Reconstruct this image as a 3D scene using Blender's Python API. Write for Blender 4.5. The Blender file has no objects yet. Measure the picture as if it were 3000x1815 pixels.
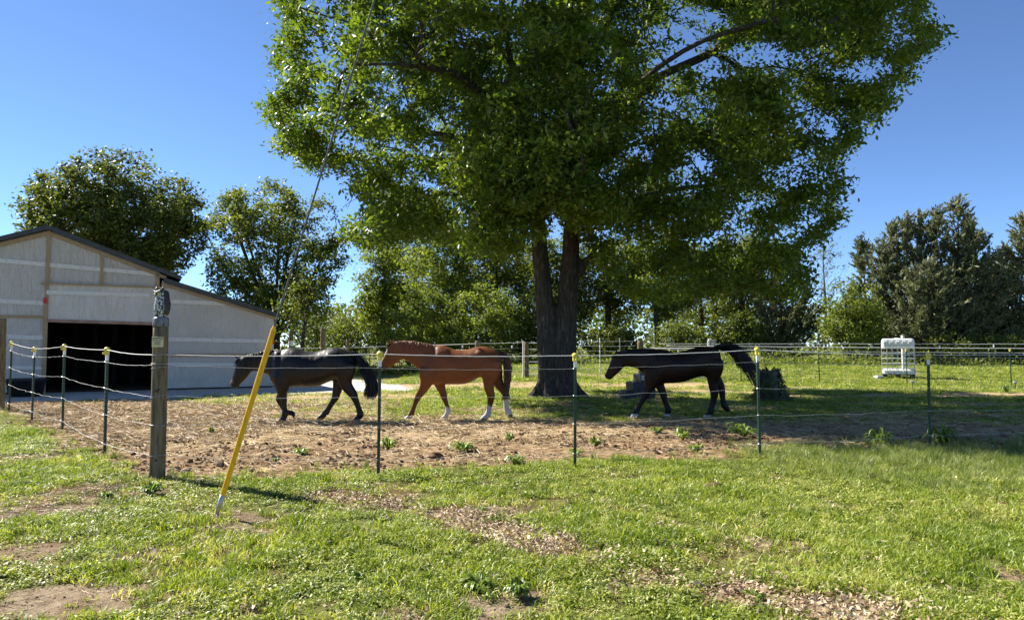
import bpy, bmesh, math, random
import numpy as np
from mathutils import Vector, Matrix

# ------------------------------------------------------------------ camera, sky, sun, exposure
scene = bpy.context.scene
FOC, CX, CY, HOR, CAMH = 2079.5, 1500.0, 907.5, 1013.0, 1.5      # photograph pixels (3000 x 1815)
PITCH = math.atan((HOR - CY) / FOC)
cam_data = bpy.data.cameras.new('camera')
cam = bpy.data.objects.new('camera', cam_data)
scene.collection.objects.link(cam)
cam_data.sensor_width = 36.0
cam_data.lens = 36.0 * FOC / 3000.0
cam_data.clip_start = 0.05
cam_data.clip_end = 3000.0
cam.location = (0, 0, CAMH)
cam.rotation_euler = (math.pi / 2 + PITCH, 0, 0)
scene.camera = cam

SUN_EL = math.radians(40.0)
SUN_DIR = Vector((-0.86, 0.51, 0)).normalized()           # horizontal direction towards the sun
world = bpy.data.worlds.new('World')
scene.world = world
world.use_nodes = True
wn = world.node_tree.nodes
wl = world.node_tree.links
wn.clear()
w_out = wn.new('ShaderNodeOutputWorld')
w_bg = wn.new('ShaderNodeBackground')
w_sky = wn.new('ShaderNodeTexSky')
w_sky.sky_type = 'NISHITA'
w_sky.sun_disc = False
w_sky.sun_elevation = SUN_EL
w_sky.sun_rotation = math.atan2(SUN_DIR.x, SUN_DIR.y)
w_sky.altitude = 3000.0
w_sky.air_density = 0.85
w_sky.dust_density = 0.0
w_sky.ozone_density = 6.0
w_bg.inputs['Strength'].default_value = 0.075
wl.new(w_sky.outputs['Color'], w_bg.inputs['Color'])
wl.new(w_bg.outputs['Background'], w_out.inputs['Surface'])

sun_data = bpy.data.lights.new('sun', 'SUN')
sun_data.energy = 5.0
sun_data.angle = math.radians(0.53)
sun_data.color = (1.0, 0.94, 0.84)
sun = bpy.data.objects.new('sun', sun_data)
scene.collection.objects.link(sun)
to_sun = Vector((SUN_DIR.x * math.cos(SUN_EL), SUN_DIR.y * math.cos(SUN_EL), math.sin(SUN_EL)))
sun.rotation_euler = to_sun.to_track_quat('Z', 'Y').to_euler()
sun.location = to_sun * 60

vs = scene.view_settings
vs.view_transform = 'Standard'
vs.look = 'None'
vs.exposure = 1.5
vs.gamma = 1.0
vs.use_curve_mapping = False
scene.render.engine = 'CYCLES'
scene.cycles.max_bounces = 6
scene.cycles.diffuse_bounces = 3
scene.cycles.glossy_bounces = 2
scene.cycles.transmission_bounces = 4
scene.cycles.sample_clamp_indirect = 4.0

# ------------------------------------------------------------------ helpers
C = scene.collection
rng = np.random.default_rng(11)
random.seed(5)


def rise(x, y):
    """the field climbs a little beyond the paddock"""
    y = np.asarray(y, float)
    x = np.asarray(x, float)
    t = np.clip((y - 23.5) / 14.0, 0, 1)
    t = t * t * (3 - 2 * t)
    w = np.clip((x + 6.0) / 6.0, 0, 1)
    return 0.5 * t * w


def ray(u, v):
    a, b = (u - CX) / FOC, (CY - v) / FOC
    c, s = math.cos(PITCH), math.sin(PITCH)
    return Vector((a, c - b * s, s + b * c))


def at(u, v, Y):
    d = ray(u, v)
    k = Y / d.y
    return Vector((d.x * k, Y, CAMH + d.z * k))


def gp(u, v):
    d = ray(u, v)
    k = -CAMH / d.z
    for _ in range(12):
        z = float(rise(d.x * k, d.y * k))
        k = k * 0.4 + 0.6 * ((z - CAMH) / d.z)
    return Vector((d.x * k, d.y * k, float(rise(d.x * k, d.y * k))))


def project(P):
    P = np.asarray(P, float)
    x, y, z = P[:, 0], P[:, 1], P[:, 2] - CAMH
    c, s = math.cos(PITCH), math.sin(PITCH)
    f = y * c + z * s
    up = -y * s + z * c
    f = np.maximum(f, 0.1)
    return CX + FOC * x / f, CY - FOC * up / f


_perm = np.random.default_rng(3).random((256, 256))


def vnoise(x, y):
    x = np.asarray(x, float); y = np.asarray(y, float)
    xi = np.floor(x).astype(int); yi = np.floor(y).astype(int)
    fx = x - xi; fy = y - yi
    fx = fx * fx * (3 - 2 * fx); fy = fy * fy * (3 - 2 * fy)
    a = _perm[xi & 255, yi & 255]; b = _perm[(xi + 1) & 255, yi & 255]
    c = _perm[xi & 255, (yi + 1) & 255]; d = _perm[(xi + 1) & 255, (yi + 1) & 255]
    return (a * (1 - fx) + b * fx) * (1 - fy) + (c * (1 - fx) + d * fx) * fy


def fbm(x, y, f=1.0, octs=4, seed=0.0):
    v = 0; a = 0.5; t = 0
    for i in range(octs):
        v = v + a * vnoise(x * f + seed * 13.7 + i * 31.3, y * f + seed * 7.9 + i * 17.1)
        t += a; a *= 0.55; f *= 2.03
    return v / t


def sstep(a, b, x):
    t = np.clip((x - a) / (b - a), 0, 1)
    return t * t * (3 - 2 * t)


class MB:
    """collects shapes for one mesh object"""
    def __init__(self):
        self.v = []; self.f = []

    def add(self, vs_, fs):
        n = len(self.v)
        self.v += [tuple(p) for p in vs_]
        self.f += [tuple(i + n for i in f) for f in fs]

    def box(self, cx, cy, cz, sx, sy, sz, rot=None, bevel=0.0):
        """box by centre and full size, optional 3x3 rotation about its centre"""
        hx, hy, hz = sx / 2, sy / 2, sz / 2
        if bevel > 0:
            b = min(bevel, hx * .9, hy * .9, hz * .9)
            vs_ = []
            for z, k in ((-hz, b), (-hz + b, 0), (hz - b, 0), (hz, b)):
                for x, y in ((-hx + k, -hy + k), (hx - k, -hy + k), (hx - k, hy - k), (-hx + k, hy - k)):
                    vs_.append((x, y, z))
            fs = [(3, 2, 1, 0), (12, 13, 14, 15)]
            for r in range(3):
                for i in range(4):
                    j = (i + 1) % 4
                    fs.append((r * 4 + i, r * 4 + j, r * 4 + 4 + j, r * 4 + 4 + i))
        else:
            vs_ = [(-hx, -hy, -hz), (hx, -hy, -hz), (hx, hy, -hz), (-hx, hy, -hz),
                   (-hx, -hy, hz), (hx, -hy, hz), (hx, hy, hz), (-hx, hy, hz)]
            fs = [(3, 2, 1, 0), (4, 5, 6, 7), (0, 1, 5, 4), (1, 2, 6, 5), (2, 3, 7, 6), (3, 0, 4, 7)]
        out = []
        for p in vs_:
            q = Vector(p)
            if rot is not None:
                q = rot @ q
            out.append((q.x + cx, q.y + cy, q.z + cz))
        self.add(out, fs)
        return self

    def beam(self, a, b, w, h, up=(0, 0, 1)):
        """rectangular bar from a to b, w sideways and h along up"""
        a = Vector(a); b = Vector(b)
        d = (b - a).normalized()
        s = d.cross(Vector(up)).normalized()
        u = s.cross(d).normalized()
        vs_ = []
        for p in (a, b):
            for i, j in ((-1, -1), (1, -1), (1, 1), (-1, 1)):
                vs_.append(p + s * (w / 2 * i) + u * (h / 2 * j))
        self.add(vs_, [(3, 2, 1, 0), (4, 5, 6, 7), (0, 1, 5, 4), (1, 2, 6, 5), (2, 3, 7, 6), (3, 0, 4, 7)])
        return self

    def tube(self, pts, rad, n=6, cap=True):
        pts = [Vector(p) for p in pts]
        if not hasattr(rad, '__len__'):
            rad = [rad] * len(pts)
        vs_, fs = [], []
        ref = None
        for i, p in enumerate(pts):
            d = (pts[min(i + 1, len(pts) - 1)] - pts[max(i - 1, 0)])
            if d.length < 1e-9:
                d = Vector((0, 0, 1))
            d.normalize()
            if ref is None:
                ref = Vector((1, 0, 0)) if abs(d.x) < 0.8 else Vector((0, 1, 0))
            s = (ref - d * ref.dot(d)).normalized()
            t = d.cross(s)
            ref = s
            for k in range(n):
                a = 2 * math.pi * k / n
                vs_.append(p + (s * math.cos(a) + t * math.sin(a)) * rad[i])
        for i in range(len(pts) - 1):
            for k in range(n):
                j = (k + 1) % n
                fs.append((i * n + k, i * n + j, i * n + n + j, i * n + n + k))
        if cap:
            fs.append(tuple(range(n - 1, -1, -1)))
            fs.append(tuple(range((len(pts) - 1) * n, len(pts) * n)))
        self.add(vs_, fs)
        return self

    def loft(self, rings, cap=True):
        """rings: list of equal-length point lists"""
        n = len(rings[0])
        vs_ = [p for r in rings for p in r]
        fs = []
        for i in range(len(rings) - 1):
            for k in range(n):
                j = (k + 1) % n
                fs.append((i * n + k, i * n + j, i * n + n + j, i * n + n + k))
        if cap:
            fs.append(tuple(range(n - 1, -1, -1)))
            fs.append(tuple(range((len(rings) - 1) * n, len(rings) * n)))
        self.add(vs_, fs)
        return self

    def lathe(self, prof, c=(0, 0, 0), n=16, sx=1.0, sy=1.0):
        rings = []
        for r, z in prof:
            rings.append([(c[0] + r * sx * math.cos(2 * math.pi * k / n), c[1] + r * sy * math.sin(2 * math.pi * k / n), c[2] + z) for k in range(n)])
        return self.loft(rings)

    def mesh(self, name='mesh'):
        me = bpy.data.meshes.new(name)
        me.from_pydata(self.v, [], self.f)
        me.update()
        return me

    def build(self, name, mat_, parent=None, smooth=False, loc=None):
        me = self.mesh(name)
        if mat_ is not None:
            me.materials.append(mat_)
        if smooth:
            me.polygons.foreach_set('use_smooth', [True] * len(me.polygons))
        return link(name, me, parent, loc)


def link(name, data, parent=None, loc=None):
    o = bpy.data.objects.new(name, data)
    C.objects.link(o)
    if parent is not None:
        o.parent = parent
    if loc is not None:
        o.location = loc
    return o


def tag(o, label=None, cat=None, group=None, kind=None):
    if label:
        o['label'] = label
    if cat:
        o['category'] = cat
    if group:
        o['group'] = group
    if kind:
        o['kind'] = kind
    return o


def empty(name, loc, label, cat, group=None, rz=0.0):
    o = bpy.data.objects.new(name, None)
    o.empty_display_size = 0.2
    C.objects.link(o)
    o.location = loc
    o.rotation_euler = (0, 0, rz)
    return tag(o, label, cat, group)


def copy_tree(o, parent=None):
    c = o.copy()
    C.objects.link(c)
    c.parent = parent
    for ch in o.children:
        copy_tree(ch, c)
    return c


def fast_mesh(name, V, F, mat_=None, attrs=None, smooth=False):
    """triangles or quads from numpy arrays; attrs {name: per-vertex float array or (n,4) colour}"""
    me = bpy.data.meshes.new(name)
    V = np.ascontiguousarray(V, dtype=np.float32); F = np.ascontiguousarray(F, dtype=np.int32)
    k = F.shape[1]
    me.vertices.add(len(V)); me.vertices.foreach_set('co', V.ravel())
    me.loops.add(F.size); me.loops.foreach_set('vertex_index', F.ravel())
    me.polygons.add(len(F)); me.polygons.foreach_set('loop_start', np.arange(0, F.size, k, dtype=np.int32))
    if smooth:
        me.polygons.foreach_set('use_smooth', np.ones(len(F), dtype=bool))
    me.update(calc_edges=True)
    for a, val in (attrs or {}).items():
        val = np.asarray(val, dtype=np.float32)
        if val.ndim == 1:
            at_ = me.attributes.new(a, 'FLOAT', 'POINT'); at_.data.foreach_set('value', val)
        else:
            at_ = me.attributes.new(a, 'FLOAT_COLOR', 'POINT'); at_.data.foreach_set('color', val.ravel())
    if mat_ is not None:
        me.materials.append(mat_)
    return me


# ------------------------------------------------------------------ materials
def new_mat(name):
    m = bpy.data.materials.new(name)
    m.use_nodes = True
    nt = m.node_tree
    nt.nodes.clear()
    out = nt.nodes.new('ShaderNodeOutputMaterial')
    return m, nt, out


def N(nt, kind, **kw):
    n = nt.nodes.new(kind)
    for k, v in kw.items():
        if k in n.inputs:
            n.inputs[k].default_value = v
        else:
            setattr(n, k, v)
    return n


def ramp(nt, fac, stops, interp='LINEAR'):
    r = nt.nodes.new('ShaderNodeValToRGB')
    r.color_ramp.interpolation = interp
    els = r.color_ramp.elements
    while len(els) < len(stops):
        els.new(0.5)
    for e, (p, c) in zip(els, stops):
        e.position = p
        e.color = c if len(c) == 4 else (*c, 1)
    nt.links.new(fac, r.inputs['Fac'])
    return r.outputs['Color']


def mixc(nt, fac, a, b, mode='MIX'):
    m = nt.nodes.new('ShaderNodeMix')
    m.data_type = 'RGBA'
    m.blend_type = mode
    for sock, val in ((m.inputs['Factor'], fac), (m.inputs['A'], a), (m.inputs['B'], b)):
        pass
    fs = [s for s in m.inputs if s.name == 'Factor' and s.type == 'VALUE'][0]
    As = [s for s in m.inputs if s.name == 'A' and s.type == 'RGBA'][0]
    Bs = [s for s in m.inputs if s.name == 'B' and s.type == 'RGBA'][0]
    for sock, val in ((fs, fac), (As, a), (Bs, b)):
        if hasattr(val, 'links') or hasattr(val, 'is_linked'):
            nt.links.new(val, sock)
        else:
            sock.default_value = val if not isinstance(val, tuple) or len(val) == 4 else (*val, 1)
    return [s for s in m.outputs if s.type == 'RGBA'][0]


def math_n(nt, op, a, b=0.0, clamp=False):
    m = nt.nodes.new('ShaderNodeMath')
    m.operation = op
    m.use_clamp = clamp
    for i, val in enumerate((a, b)):
        if hasattr(val, 'is_linked'):
            nt.links.new(val, m.inputs[i])
        else:
            m.inputs[i].default_value = val
    return m.outputs[0]


def noise_n(nt, vec, scale, detail=4.0, rough=0.55, dist=0.0):
    n = nt.nodes.new('ShaderNodeTexNoise')
    n.inputs['Scale'].default_value = scale
    n.inputs['Detail'].default_value = detail
    n.inputs['Roughness'].default_value = rough
    n.inputs['Distortion'].default_value = dist
    if vec is not None:
        nt.links.new(vec, n.inputs['Vector'])
    return n.outputs['Fac']


def mapping(nt, vec, scale=(1, 1, 1), rot=(0, 0, 0)):
    m = nt.nodes.new('ShaderNodeMapping')
    m.inputs['Scale'].default_value = scale
    m.inputs['Rotation'].default_value = rot
    nt.links.new(vec, m.inputs['Vector'])
    return m.outputs['Vector']


def coords(nt, which='Object'):
    return nt.nodes.new('ShaderNodeTexCoord').outputs[which]


def wpos(nt):
    return nt.nodes.new('ShaderNodeNewGeometry').outputs['Position']


def principled(nt, out, color, rough=0.7, spec=0.3, metal=0.0, bump=None, bstr=0.3, bdist=0.02):
    b = nt.nodes.new('ShaderNodeBsdfPrincipled')
    for sock, val in (('Base Color', color), ('Roughness', rough), ('Specular IOR Level', spec), ('Metallic', metal)):
        if hasattr(val, 'is_linked'):
            nt.links.new(val, b.inputs[sock])
        else:
            b.inputs[sock].default_value = (*val, 1) if isinstance(val, tuple) and len(val) == 3 else val
    if bump is not None:
        bn = nt.nodes.new('ShaderNodeBump')
        bn.inputs['Strength'].default_value = bstr
        bn.inputs['Distance'].default_value = bdist
        nt.links.new(bump, bn.inputs['Height'])
        nt.links.new(bn.outputs['Normal'], b.inputs['Normal'])
    nt.links.new(b.outputs['BSDF'], out.inputs['Surface'])
    return b


def simple_mat(name, ca, cb, scale=6.0, rough=0.7, spec=0.3, metal=0.0, bstr=0.3, bdist=0.01, stretch=(1, 1, 1), lo=0.35, hi=0.65, coord='Object'):
    m, nt, out = new_mat(name)
    v = mapping(nt, coords(nt, coord), stretch)
    f = noise_n(nt, v, scale, 6.0, 0.6)
    c = ramp(nt, f, [(lo, ca), (hi, cb)])
    principled(nt, out, c, rough, spec, metal, f, bstr, bdist)
    return m


def leaf_mat(name, stops, rough=0.45, spec=0.4, trans=0.38, tcol=(1.25, 1.3, 0.55), patch=0.35):
    """foliage: tone attribute per leaf picks a colour; light passes through"""
    m, nt, out = new_mat(name)
    a = N(nt, 'ShaderNodeAttribute', attribute_name='tone')
    f = a.outputs['Fac']
    nz = noise_n(nt, wpos(nt), patch, 2.0)
    f2 = math_n(nt, 'ADD', math_n(nt, 'MULTIPLY', f, 0.6), math_n(nt, 'MULTIPLY', nz, 0.4))
    c = ramp(nt, f2, stops)
    b = N(nt, 'ShaderNodeBsdfPrincipled', Roughness=rough)
    b.inputs['Specular IOR Level'].default_value = spec
    nt.links.new(c, b.inputs['Base Color'])
    t = N(nt, 'ShaderNodeBsdfTranslucent')
    tc = mixc(nt, 1.0, c, (*tcol, 1), 'MULTIPLY')
    nt.links.new(tc, t.inputs['Color'])
    mx = N(nt, 'ShaderNodeMixShader')
    mx.inputs['Fac'].default_value = trans
    nt.links.new(b.outputs['BSDF'], mx.inputs[1])
    nt.links.new(t.outputs['BSDF'], mx.inputs[2])
    nt.links.new(mx.outputs['Shader'], out.inputs['Surface'])
    return m


def scatter_leaf_mat(name, stops, rough=0.5, spec=0.35, trans=0.35, tcol=(1.2, 1.25, 0.5), patch=0.7):
    """for scattered tufts: colour from each instance's random number and from where it grows"""
    m, nt, out = new_mat(name)
    oi = N(nt, 'ShaderNodeObjectInfo')
    nz = noise_n(nt, wpos(nt), patch, 3.0)
    f2 = math_n(nt, 'ADD', math_n(nt, 'MULTIPLY', oi.outputs['Random'], 0.5), math_n(nt, 'MULTIPLY', nz, 0.5))
    c = ramp(nt, f2, stops)
    b = N(nt, 'ShaderNodeBsdfPrincipled', Roughness=rough)
    b.inputs['Specular IOR Level'].default_value = spec
    nt.links.new(c, b.inputs['Base Color'])
    if trans > 0:
        t = N(nt, 'ShaderNodeBsdfTranslucent')
        nt.links.new(mixc(nt, 1.0, c, (*tcol, 1), 'MULTIPLY'), t.inputs['Color'])
        mx = N(nt, 'ShaderNodeMixShader')
        mx.inputs['Fac'].default_value = trans
        nt.links.new(b.outputs['BSDF'], mx.inputs[1])
        nt.links.new(t.outputs['BSDF'], mx.inputs[2])
        nt.links.new(mx.outputs['Shader'], out.inputs['Surface'])
    else:
        nt.links.new(b.outputs['BSDF'], out.inputs['Surface'])
    return m


M = {}
M['wood_post'] = simple_mat('weathered_post_wood', (0.095, 0.072, 0.042), (0.22, 0.175, 0.11), 5, 0.85, 0.15, stretch=(6, 6, 0.6), bstr=0.5)
M['lumber'] = simple_mat('fresh_lumber', (0.33, 0.225, 0.13), (0.44, 0.32, 0.19), 4, 0.75, 0.2, stretch=(5, 5, 5), bstr=0.15)
M['pink_wood'] = simple_mat('pinkish_batten', (0.30, 0.16, 0.12), (0.40, 0.26, 0.20), 5, 0.75, 0.2)
M['post_green'] = simple_mat('green_enamel', (0.012, 0.035, 0.022), (0.022, 0.055, 0.032), 14, 0.45, 0.4)
M['white_paint'] = simple_mat('white_paint', (0.68, 0.69, 0.69), (0.82, 0.82, 0.80), 20, 0.5, 0.4)
M['yellow_cap'] = simple_mat('yellow_plastic', (0.62, 0.50, 0.05), (0.74, 0.62, 0.10), 14, 0.45, 0.4)
M['guy_yellow'] = simple_mat('yellow_guard', (0.60, 0.29, 0.012), (0.84, 0.47, 0.018), 22, 0.45, 0.4, stretch=(1, 1, 0.35), lo=.25, hi=.6)
M['rope_white'] = simple_mat('white_polyrope', (0.72, 0.72, 0.70), (0.84, 0.84, 0.82), 60, 0.6, 0.3)
M['wire'] = simple_mat('galvanised_wire', (0.42, 0.42, 0.40), (0.62, 0.62, 0.60), 40, 0.4, 0.5, metal=0.5)
M['dark_wire'] = simple_mat('dull_wire', (0.09, 0.09, 0.085), (0.16, 0.16, 0.155), 40, 0.8, 0.15)
M['steel'] = simple_mat('galvanised_steel', (0.34, 0.35, 0.36), (0.5, 0.5, 0.5), 18, 0.4, 0.5, metal=0.7)
M['roof_metal'] = simple_mat('charcoal_roof_metal', (0.030, 0.032, 0.034), (0.05, 0.052, 0.054), 6, 0.45, 0.4)
M['black_rubber'] = simple_mat('black_rubber', (0.010, 0.010, 0.012), (0.025, 0.026, 0.028), 10, 0.6, 0.35)
M['black_plastic'] = simple_mat('dark_plastic', (0.012, 0.015, 0.022), (0.024, 0.03, 0.04), 10, 0.5, 0.4)
M['tank_white'] = simple_mat('white_tank_plastic', (0.66, 0.67, 0.66), (0.80, 0.80, 0.78), 3, 0.45, 0.4)
M['white_pipe'] = simple_mat('white_pipe', (0.62, 0.63, 0.62), (0.78, 0.78, 0.76), 10, 0.45, 0.4)
M['pale_board'] = simple_mat('pale_board', (0.55, 0.52, 0.46), (0.7, 0.68, 0.62), 8, 0.8, 0.2)
M['grey_paint'] = simple_mat('grey_box_paint', (0.24, 0.25, 0.25), (0.33, 0.34, 0.34), 8, 0.5, 0.4)
M['ink'] = simple_mat('dark_ink', (0.012, 0.010, 0.010), (0.02, 0.018, 0.016), 10, 0.7, 0.2)
M['sign_tan'] = simple_mat('faded_yellow_sign', (0.55, 0.47, 0.26), (0.66, 0.58, 0.36), 20, 0.6, 0.3)
M['rock'] = simple_mat('field_stone', (0.22, 0.15, 0.10), (0.45, 0.36, 0.27), 9, 0.9, 0.15, bstr=0.6)
M['clod'] = simple_mat('earth_clod', (0.07, 0.042, 0.026), (0.17, 0.11, 0.07), 14, 0.95, 0.05, bstr=0.8)
M['red_tag'] = simple_mat('red_ribbon', (0.55, 0.03, 0.02), (0.7, 0.06, 0.04), 10, 0.6, 0.3)
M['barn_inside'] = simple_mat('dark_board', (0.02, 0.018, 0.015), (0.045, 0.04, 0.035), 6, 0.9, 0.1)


def tarp_mat(name='grey_building_wrap', k=1.0):
    m, nt, out = new_mat(name)
    v = coords(nt)
    w1 = noise_n(nt, mapping(nt, v, (0.9, 0.9, 0.45), (0, 0.6, 0)), 1.6, 5.0, 0.6, 1.2)
    w2 = noise_n(nt, mapping(nt, v, (3.0, 3.0, 0.5), (0, 0.5, 0)), 3.0, 4.0, 0.55, 0.8)
    h = math_n(nt, 'ADD', w1, math_n(nt, 'MULTIPLY', w2, 0.5))
    c = ramp(nt, noise_n(nt, v, 1.1, 5.0, 0.6), [(0.3, (0.50 * k, 0.455 * k, 0.415 * k)), (0.7, (0.58 * k, 0.53 * k, 0.485 * k))])
    b = principled(nt, out, c, 0.6, 0.3, 0, h, 0.9, 0.16)
    return m


M['tarp'] = tarp_mat()
M['tarp_pale'] = tarp_mat('pale_curtain_wrap', 1.2)
M['tape'] = simple_mat('white_seam_tape', (0.66, 0.61, 0.565), (0.73, 0.68, 0.635), 8, 0.5, 0.3)


def bark_mat(name, ca, cb, cc, sc=1.0):
    m, nt, out = new_mat(name)
    v = coords(nt)
    s = mapping(nt, v, (sc * 7, sc * 7, sc * 1.3))
    n1 = noise_n(nt, s, 2.6, 8.0, 0.65, 0.6)
    vo = N(nt, 'ShaderNodeTexVoronoi')
    vo.feature = 'DISTANCE_TO_EDGE'
    vo.inputs['Scale'].default_value = 2.2
    nt.links.new(mapping(nt, v, (sc * 9, sc * 9, sc * 1.6)), vo.inputs['Vector'])
    h = math_n(nt, 'ADD', n1, math_n(nt, 'MULTIPLY', vo.outputs['Distance'], 0.9))
    c1 = ramp(nt, n1, [(0.32, ca), (0.55, cb), (0.72, cc)])
    principled(nt, out, c1, 0.92, 0.1, 0, h, 0.9, 0.05)
    return m


M['bark'] = bark_mat('oak_bark', (0.034, 0.028, 0.023), (0.075, 0.064, 0.054), (0.165, 0.150, 0.132))
M['bark_dark'] = bark_mat('dark_bark', (0.045, 0.036, 0.03), (0.085, 0.07, 0.058), (0.14, 0.12, 0.105))
M['bark_grey'] = bark_mat('grey_bark', (0.09, 0.08, 0.07), (0.16, 0.145, 0.13), (0.26, 0.245, 0.22))
M['oak_leaf'] = leaf_mat('oak_leaf', [(0.2, (0.046, 0.080, 0.009)), (0.5, (0.105, 0.158, 0.017)), (0.8, (0.215, 0.260, 0.040))], 0.46, 0.34, 0.46)
M['maple_leaf'] = leaf_mat('maple_leaf', [(0.2, (0.052, 0.072, 0.014)), (0.5, (0.100, 0.122, 0.024)), (0.8, (0.195, 0.205, 0.050))], 0.5, 0.3, 0.42)
M['spring_leaf'] = leaf_mat('spring_leaf', [(0.2, (0.085, 0.120, 0.018)), (0.5, (0.145, 0.185, 0.034)), (0.8, (0.26, 0.28, 0.075))], 0.5, 0.28, 0.52)
M['mid_leaf'] = leaf_mat('mid_leaf', [(0.2, (0.062, 0.085, 0.014)), (0.5, (0.120, 0.148, 0.028)), (0.8, (0.21, 0.23, 0.060))], 0.5, 0.28, 0.48)
M['cedar_leaf'] = leaf_mat('cedar_spray', [(0.2, (0.070, 0.088, 0.042)), (0.5, (0.140, 0.158, 0.078)), (0.8, (0.25, 0.25, 0.14))], 0.6, 0.25, 0.28, (1.1, 1.1, .7))
M['ivy_leaf'] = leaf_mat('ivy_leaf', [(0.15, (0.03, 0.05, 0.012)), (0.5, (0.055, 0.08, 0.02)), (0.85, (0.11, 0.13, 0.04))], 0.4, 0.4, 0.2)
M['dock_leaf'] = leaf_mat('dock_leaf', [(0.15, (0.09, 0.15, 0.02)), (0.5, (0.15, 0.22, 0.035)), (0.85, (0.24, 0.30, 0.07))], 0.4, 0.45, 0.35)
# ------------------------------------------------------------------ ground
FENCE_W = (-4.02, 8.06)


def fence_y(x):
    x = np.asarray(x, float)
    return np.where(x > FENCE_W[0], FENCE_W[1] + (x - FENCE_W[0]) * 0.232, FENCE_W[1] + (FENCE_W[0] - x) * 1.073)


def inside_d(x, y):
    """distance inside the paddock, negative on the lawn side"""
    x = np.asarray(x, float); y = np.asarray(y, float)
    a = (y - (FENCE_W[1] + (x - FENCE_W[0]) * 0.232)) * 0.974
    b = (y - (FENCE_W[1] + (FENCE_W[0] - x) * 1.073)) * 0.682
    return np.minimum(a, b)


FA = np.array([-14.94, 22.7]); FB = np.array([-8.8, 26.0])          # barn front, ridge post to lean-to corner
FDIR = (FB - FA) / np.linalg.norm(FB - FA)
FNRM = np.array([FDIR[1], -FDIR[0]])                                  # towards the camera


def pad_mask(x, y):
    dx, dy = x - FA[0], y - FA[1]
    s = dx * FDIR[0] + dy * FDIR[1]
    d = dx * FNRM[0] + dy * FNRM[1]
    n = (fbm(x, y, 1.6, 3, 4.0) - 0.5) * 0.7
    return sstep(0.25, -0.25, d - 4.15 + n) * sstep(-11.5, -11.2, d) * sstep(0.5, -0.5, s - 11.2 + n)


def seg_d(x, y, pts):
    best = np.full(np.shape(x), 1e9)
    for (ax, ay), (bx, by) in zip(pts[:-1], pts[1:]):
        ex, ey = bx - ax, by - ay
        t = np.clip(((x - ax) * ex + (y - ay) * ey) / (ex * ex + ey * ey), 0, 1)
        best = np.minimum(best, np.hypot(x - ax - t * ex, y - ay - t * ey))
    return best


def P2(u, v):
    p = gp(u, v)
    return (p.x, p.y)


LITTER = [P2(1000, 1450), P2(1180, 1490), P2(1340, 1525), P2(1480, 1575), P2(1640, 1625), P2(1830, 1685), P2(2060, 1750), P2(2300, 1770), P2(2520, 1800)]
BARE = [  # u, v, radius, strength
    (60, 1760, 0.55, 1.0), (150, 1690, 0.30, 0.8), (30, 1650, 0.3, 0.7), (200, 1470, 0.75, 0.95), (120, 1460, 0.6, 0.8), (330, 1455, 0.35, 0.8),
    (60, 1345, 0.55, 0.8), (650, 1520, 0.42, 0.8), (740, 1560, 0.32, 0.8), (420, 1610, 0.30, 0.6), (470, 1680, 0.25, 0.55),
    (250, 1740, 0.2, 0.7), (1440, 1790, 0.33, 0.95), (1200, 1800, 0.22, 0.7), (2240, 1600, 0.26, 0.85), (2320, 1612, 0.16, 0.8),
    (2960, 1690, 0.22, 0.8), (2870, 1672, 0.12, 0.8), (1390, 1500, 0.35, 0.8), (480, 1440, 0.5, 0.75), (2100, 1430, 0.16, 0.4), (600, 1475, 0.4, 0.6)]
BARE = [(*P2(u, v), r, s) for u, v, r, s in BARE]


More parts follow.
